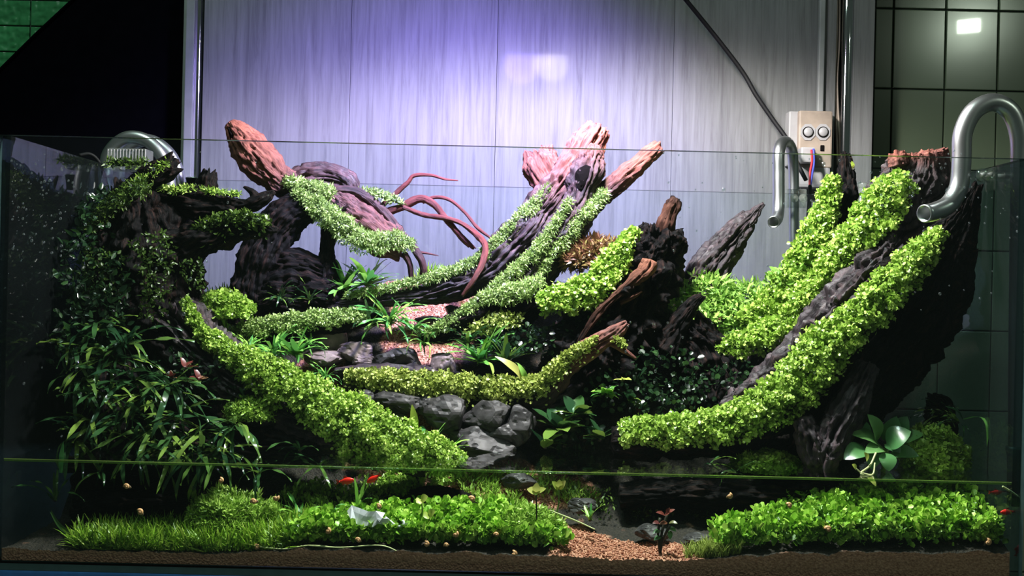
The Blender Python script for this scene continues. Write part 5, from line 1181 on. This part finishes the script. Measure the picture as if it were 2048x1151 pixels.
# ------------------------------------------------------------------ pipes and fittings
e = empty('steel_pipe', P(2030, 895, .10), 'thick bent steel pipe hooked over the right side of the tank', 'pipe')
pxtube('pipe', [(2030, 900, .10, 13), (2031, 700, .10, 13), (2033, 500, .10, 13), (2037, 330, .10, 15), (2037, 265, .10, 18), (2020, 222, .10, 18.5), (1985, 205, .10, 18.5), (1948, 222, .10, 18.5), (1926, 265, .10, 18.5), (1923, 320, .10, 18.5), (1918, 372, .10, 18.5), (1898, 408, .095, 18.5), (1868, 423, .085, 18.5), (1848, 427, .075, 18)], M['steel'], e, n=110, k=28, hollow=.14)
link('coupling', tube_mesh('coupling', [P(2030, 892, .10), P(2030, 898, .10), P(2030, 912, .10), P(2030, 1010, .10)], np.array([17, 17.5, 15, 15]) * S(.1), 20), M['green_pvc'], e)
e = empty('steel_pipe', P(1588, 560, .66), 'thin steel outlet pipe hooked over the back pane below the socket', 'pipe')
pxtube('pipe', [(1590, 600, .655, 10), (1588, 480, .655, 10), (1587, 345, .655, 10.5), (1583, 300, .645, 11), (1570, 283, .61, 11.5), (1558, 300, .575, 12), (1557, 350, .57, 12), (1557, 410, .565, 12), (1554, 436, .55, 12), (1547, 444, .515, 12)], M['steel'], e, n=90, k=24, hollow=.14)
e = empty('steel_pipe', P(215, 420, .46), 'steel pipe arch over the left pane, front one of two', 'pipe')
pxtube('pipe', [(212, 460, .46, 13), (212, 340, .46, 13), (222, 300, .46, 13), (255, 275, .46, 13), (295, 282, .46, 13), (325, 315, .46, 13), (338, 360, .46, 13), (340, 400, .46, 13)], M['steel'], e, n=60, k=24, hollow=.14)
e = empty('steel_pipe', P(250, 420, .52), 'steel pipe arch over the left pane, rear one of two', 'pipe')
pxtube('pipe', [(232, 440, .52, 13), (238, 330, .52, 13), (262, 290, .52, 13), (298, 281, .52, 13), (334, 303, .52, 13), (354, 340, .52, 13), (360, 385, .52, 13), (360, 430, .52, 13)], M['steel'], e, n=60, k=24, hollow=.14)
tag(pxtube('black_hose', [(158, 310, .34, 3.2), (180, 308, .35, 3.4), (197, 322, .36, 3.4), (208, 348, .37, 3.4), (215, 375, .38, 3.2), (222, 410, .38, 3)], M['black_rubber'], n=40, k=10), 'thin black hose bending over the left pane', 'hose')
# ridged box at the left
bx = empty('ridged_box', P(252, 330, .36), 'small clear ridged plastic box with moss at the upper left', 'box')
link('body', pbox(213, 297, 292, 338, .36, .40, .002, 'body'), M['acrylic'], bx)
for i in range(13): link('rib', pbox(214 + i * 6.2, 298, 216.5 + i * 6.2, 326, .357, .36, .0006, 'rib'), M['white_plastic'], bx)
moss('moss_strip', [(212, 326, .352, 6), (250, 328, .352, 8), (296, 324, .352, 5)], NEEDLE, .011, 40, 'olive moss growing on the ridged plastic box', 'moss_dark', tint=(.3, 1))
cu = empty('grey_cup', P(385, 385, .5), 'small grey plastic cup behind the left stump', 'cup')
o = P(386, 385, .5); r = 14 * S(.5)
link('cup_wall', lathe_mesh('cup_wall', [(r * .75, 0), (r * .8, r * .2), (r, r * 1.9), (r * 1.08, r * 1.95), (r * 1.08, r * 2.05), (r * .92, r * 2.05), (r * .7, r * .3)], 22, o), M['black_panel'], cu)
link('cup_rim', tube_mesh('cup_rim', [(o.x + r * 1.02 * math.cos(a), o.y + r * 1.02 * math.sin(a), o.z + r * 2.06) for a in np.linspace(0, 2 * math.pi, 25)], .0012, 6), M['steel'], cu)
# acrylic holders
h = empty('pipe_holder', P(2010, 380, .09), 'clear acrylic holder with suction cup clamping the thick right pipe', 'holder')
link('block', pbox(1988, 334, 2044, 380, .085, .115, .002, 'block'), M['acrylic'], h)
link('bolt', tube_mesh('bolt', [P(1996, 352, .083), P(2018, 352, .083)], .0035, 12), M['beige'], h)
for cx in (1964, 1978):
    c = P(cx, 350, .09); link('suction_cup', lathe_mesh('suction_cup', [(.011, 0), (.009, .003), (.004, .006), (.004, .010)], 20), M['acrylic'], h, rel=False)
    f = h.children[-1]; f.rotation_euler = (rad(90), rad(30), 0); f.location = c - h.location
h = empty('pipe_holder', P(1595, 415, .62), 'clear acrylic holder with two suction cups beside the thin steel pipe', 'holder')
link('block', pbox(1574, 378, 1614, 414, .614, .635, .002, 'block'), M['acrylic'], h)
for cx in (1588, 1606):
    c = P(cx, 396, .598); link('suction_cup', lathe_mesh('suction_cup', [(.009, 0), (.008, .003), (.004, .005), (.004, .009)], 20), M['acrylic'], h, rel=False)
    f = h.children[-1]; f.rotation_euler = (rad(90), 0, 0); f.location = c - h.location
bt = empty('clear_bottle', (P(1722, 520, .66).x, .66, -.0225), 'tall clear ribbed plastic bottle standing behind the back pane', 'bottle')
o = P(1722, 540, .66); o.z = -.022; s = S(.66); hb = (P(1722, 395, .66).z - o.z) / s; prof = [(20 * s, 0)] + [((20 + (i % 2) * 1.2) * s, (6 + i * 9) * s) for i in range(int((hb - 10) / 9))] + [(18 * s, hb * s), (13 * s, (hb + 9) * s), (8 * s, (hb + 15) * s), (8 * s, (hb + 22) * s)]
link('bottle_body', lathe_mesh('bottle_body', prof, 26, o), M['acrylic'], bt); link('cap', lathe_mesh('cap', [(9 * s, 0), (9 * s, 8 * s), (8 * s, 9 * s)], 20, o + Vector((0, 0, (hb + 20) * s))), M['acrylic'], bt)

# droplets on the inside of the front pane
dv, df = ico_template(); pts = []
for _ in range(420):
    zone = random.choice([(1640, 300, 1960, 420), (20, 320, 180, 520), (1300, 300, 2040, 620), (0, 300, 560, 900), (1200, 640, 1500, 820)])
    pts.append((*[(random.uniform(zone[0], zone[2]))], random.uniform(zone[1], zone[3])))
V = []; F = []
for i, (x, y) in enumerate(pts):
    c = np.array(P(x, y, GT)); r = abs(random.gauss(.0007, .0006)) + .0004
    V.append(dv * np.array([r, .0006, r * random.uniform(1, 1.5)]) + c + [0, .0003, 0]); F.append(df + i * 12)
tag(link('water_droplets', mesh('water_droplets', np.vstack(V), np.vstack(F), True), M['droplet']), 'tiny water droplets sticking to the front glass', 'droplets', kind='stuff')
